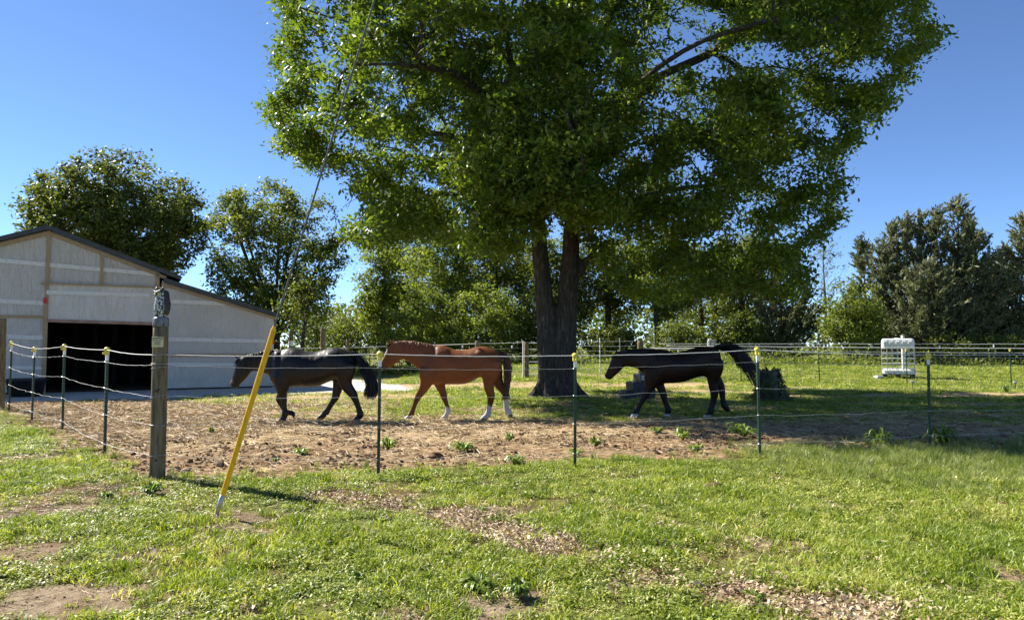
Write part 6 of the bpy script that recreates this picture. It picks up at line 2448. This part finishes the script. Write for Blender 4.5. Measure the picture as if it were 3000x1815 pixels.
a_legs = [
    ([(1090, 560, 130), (1095, 740, 130), (1098, 850, 100), (1094, 920, 74), (1108, 990, 58), (1122, 1060, 48), (1128, 1130, 37), (1134, 1215, 36), (1148, 1285, 50), (1136, 1335, 44), (1118, 1370, 46), (1106, 1400, 56), (1098, 1440, 66)], (-.13, -.11)),
    ([(1100, 650, 100), (1060, 800, 80), (1025, 890, 58), (1000, 945, 50), (978, 1005, 50), (966, 1060, 46), (996, 1120, 38), (1036, 1190, 33), (1080, 1255, 34), (1130, 1290, 40), (1185, 1295, 36), (1222, 1310, 36), (1240, 1345, 26), (1246, 1378, 12)], (.13, .10)),
    ([(Z2 + 1010, 380, 150), (Z2 + 990, 560, 150), (Z2 + 975, 690, 115), (Z2 + 1000, 780, 92), (Z2 + 1048, 855, 80), (Z2 + 1108, 930, 70), (Z2 + 1136, 975, 62), (Z2 + 1160, 1035, 50), (Z2 + 1192, 1110, 42), (Z2 + 1224, 1200, 40), (Z2 + 1250, 1285, 50), (Z2 + 1250, 1325, 50), (Z2 + 1216, 1368, 42), (Z2 + 1200, 1400, 52), (Z2 + 1190, 1440, 64)], (-.14, -.11)),
    ([(Z2 + 900, 480, 120), (Z2 + 830, 640, 100), (Z2 + 803, 740, 86), (Z2 + 795, 820, 80), (Z2 + 780, 890, 70), (Z2 + 765, 960, 62), (Z2 + 755, 1010, 58), (Z2 + 716, 1080, 47), (Z2 + 670, 1150, 42), (Z2 + 628, 1222, 42), (Z2 + 584, 1290, 50), (Z2 + 545, 1335, 44), (Z2 + 500, 1375, 46), (Z2 + 455, 1424, 54)], (.14, .11)),
]


def coat_a(co, g):
    u, v = px_of(co, g)
    n = fbm(co[:, 0] * 3, co[:, 2] * 3 + co[:, 1], 2, 3, 7.)
    base = np.tile(np.array([.0038, .0031, .0030]), (len(co), 1)) * (.75 + .5 * n)[:, None]
    br = np.tile(np.array([.022, .009, .004]), (len(co), 1))
    fl = sstep(230, 60, np.hypot(u - (Z2 + 690), (v - 640) * 1.1)) * .5
    base = blend(base, br, fl)
    mz = sstep(75, 20, np.hypot(u - 135, v - 720)) * .9
    base = blend(base, np.tile(np.array([.20, .12, .075]), (len(co), 1)), mz)
    hz = u - Z2
    hoof = sstep(1385, 1400, v) * (hz > 300) * .8
    base = blend(base, np.tile(np.array([.30, .27, .24]), (len(co), 1)), np.clip(hoof, 0, 1))
    return base


build_horse(HA, za, a_trunk, a_neck, a_head, a_ears, a_legs, 'glossy black horse with lowered head leading the line', coat_a, M['coat_black'], 2,
            dict(crest=[(300, 300), (400, 258), (520, 222), (650, 190), (800, 160), (930, 148)], n=620, side=-1, len=.22, lift=.015),
            dict(path=[(Z2 + 1040, 200, 22), (Z2 + 1140, 245, 48), (Z2 + 1225, 360, 75), (Z2 + 1310, 500, 85), (Z2 + 1390, 640, 90), (Z2 + 1440, 780, 85), (Z2 + 1440, 900, 88), (Z2 + 1410, 1010, 70)], n=380, w=.007),
            hair=M['hair_black'], tailhair=M['hair_black'], eye=(228, 485, .085), forelock=((285, 310), (215, 440)),
            muscle=[(860, 480, 45, 60, .022), (980, 330, 45, 170, .020), (1060, 400, 26, 180, -.022), (1020, 640, 90, 70, .016), (Z2 + 600, 480, 70, 110, -.022), (Z2 + 690, 260, 55, 60, .015), (Z2 + 800, 560, 70, 90, .016), (Z2 + 1010, 360, 60, 150, .012)])

# --- bay
zb = lambda x, y: (1740 + x * SC3, 980 + y * SC3)
Z6 = 1376.0
HC = Horse(1980, 980 + 1390 * SC3, 14.95)
c_trunk = [(838, 590, 690, .05), (860, 500, 760, .13), (900, 400, 800, .19), (950, 300, 830, .23), (1020, 258, 830, .255), (1080, 246, 815, .27), (1150, 250, 805, .285), (1230, 275, 800, .30), (1320, 298, 797, .31), (1400, 299, 790, .31), (1480, 285, 780, .30), (1560, 263, 758, .29), (1640, 237, 728, .285), (1720, 216, 700, .28),
           (1800, 206, 690, .28), (1880, 202, 690, .28), (1960, 206, 680, .26), (2030, 222, 640, .22), (2085, 262, 580, .15), (2115, 320, 510, .08)]
c_neck = [((1180, 300), (980, 740), .2), ((1090, 262), (905, 720), .19), ((990, 254), (825, 650), .165), ((870, 252), (730, 580), .13), ((750, 252), (655, 558), .105), ((620, 258), (590, 545), .092), ((500, 275), (525, 540), .083), ((410, 298), (485, 555), .078)]
c_head = [((410, 305), (495, 540), .07), ((345, 325), (470, 575), .085), ((300, 395), (430, 615), .092), ((272, 465), (388, 655), .083), ((248, 530), (352, 688), .066), ((218, 592), (322, 714), .055), ((190, 640), (300, 732), .053), ((173, 682), (290, 745), .054), ((185, 715), (272, 752), .045), ((212, 738), (250, 756), .025)]
c_ears = [((372, 262), (345, 320), (415, 320), -.055), ((400, 268), (370, 320), (430, 318), .055)]
c_legs = [
    ([(960, 560, 125), (950, 720, 118), (925, 820, 95), (890, 900, 72), (845, 985, 54), (812, 1045, 46), (772, 1110, 38), (732, 1180, 34), (698, 1250, 38), (680, 1300, 42), (664, 1335, 42), (652, 1360, 52), (645, 1390, 60)], (-.13, -.10)),
    ([(1060, 600, 110), (1085, 760, 88), (1115, 850, 68), (1146, 930, 56), (1174, 1000, 49), (1187, 1060, 45), (1210, 1135, 36), (1236, 1205, 37), (1252, 1258, 46), (1242, 1310, 38), (1232, 1345, 42), (1222, 1388, 52)], (.13, .10)),
    ([(Z6 + 590, 420, 145), (Z6 + 590, 580, 142), (Z6 + 590, 690, 108), (Z6 + 586, 780, 80), (Z6 + 590, 880, 63), (Z6 + 602, 950, 60), (Z6 + 604, 1000, 56), (Z6 + 597, 1065, 45), (Z6 + 576, 1135, 40), (Z6 + 558, 1205, 40), (Z6 + 540, 1268, 47), (Z6 + 510, 1315, 42), (Z6 + 488, 1345, 46), (Z6 + 468, 1388, 54)], (-.14, -.11)),
    ([(Z6 + 620, 500, 115), (Z6 + 660, 650, 95), (Z6 + 695, 735, 75), (Z6 + 728, 805, 68), (Z6 + 764, 868, 60), (Z6 + 776, 905, 54), (Z6 + 788, 985, 45), (Z6 + 797, 1065, 37), (Z6 + 810, 1140, 40), (Z6 + 830, 1198, 48), (Z6 + 860, 1240, 38), (Z6 + 872, 1268, 34), (Z6 + 876, 1295, 22)], (.14, .11)),
]


def coat_c(co, g):
    u, v = px_of(co, g)
    n = fbm(co[:, 0] * 3, co[:, 2] * 3 + co[:, 1], 2, 3, 9.)
    base = np.tile(np.array([.016, .0065, .0036]), (len(co), 1)) * (.75 + .5 * n)[:, None]
    blk = np.tile(np.array([.007, .006, .0055]), (len(co), 1))
    base = blend(base, blk, sstep(860, 1010, v))
    base = blend(base, blk, sstep(635, 690, v) * (u < 330))
    white = np.tile(np.array([.52, .50, .48]), (len(co), 1))
    hz = u - Z6
    w = sstep(1308, 1325, v) * (u < 780) + sstep(1325, 1340, v) * ((u > 1100) & (u < 1350)) + sstep(1325, 1345, v) * ((hz > 350) & (hz < 650))
    base = blend(base, white, np.clip(w, 0, 1) * .9)
    hoof = sstep(1356, 1366, v)
    base = blend(base, np.tile(np.array([.15, .13, .11]), (len(co), 1)), np.clip(hoof, 0, 1) * .7)
    return base


build_horse(HC, zb, c_trunk, c_neck, c_head, c_ears, c_legs, 'dark bay horse with raised black tail walking in the oak shade', coat_c, M['coat'], 3,
            dict(crest=[(390, 300), (480, 275), (600, 258), (750, 248), (880, 248), (990, 252)], n=620, side=-1, len=.20, lift=.02),
            dict(path=[(Z6 + 640, 225, 25), (Z6 + 760, 200, 40), (Z6 + 880, 190, 58), (Z6 + 1000, 225, 90), (Z6 + 1090, 315, 115), (Z6 + 1165, 440, 120), (Z6 + 1245, 560, 120), (Z6 + 1320, 665, 140), (Z6 + 1395, 750, 175)], n=330, w=.006, more=[[(Z6 + 680, 228, 20), (Z6 + 850, 235, 45), (Z6 + 970, 300, 60), (Z6 + 1050, 400, 70), (Z6 + 1120, 520, 75), (Z6 + 1200, 640, 85), (Z6 + 1290, 770, 100)], [(Z6 + 680, 235, 20), (Z6 + 800, 250, 40), (Z6 + 910, 310, 45), (Z6 + 985, 390, 50), (Z6 + 1040, 480, 50), (Z6 + 1080, 560, 60)]]),
            hair=M['hair_black'], tailhair=M['hair_black'], eye=(318, 460, .083), forelock=((365, 305), (300, 430)),
            muscle=[(880, 560, 45, 60, .022), (990, 420, 45, 150, .018), (1060, 470, 26, 160, -.02), (Z6 + 380, 470, 60, 100, -.02), (Z6 + 430, 290, 50, 50, .014), (Z6 + 490, 580, 60, 90, .014)])
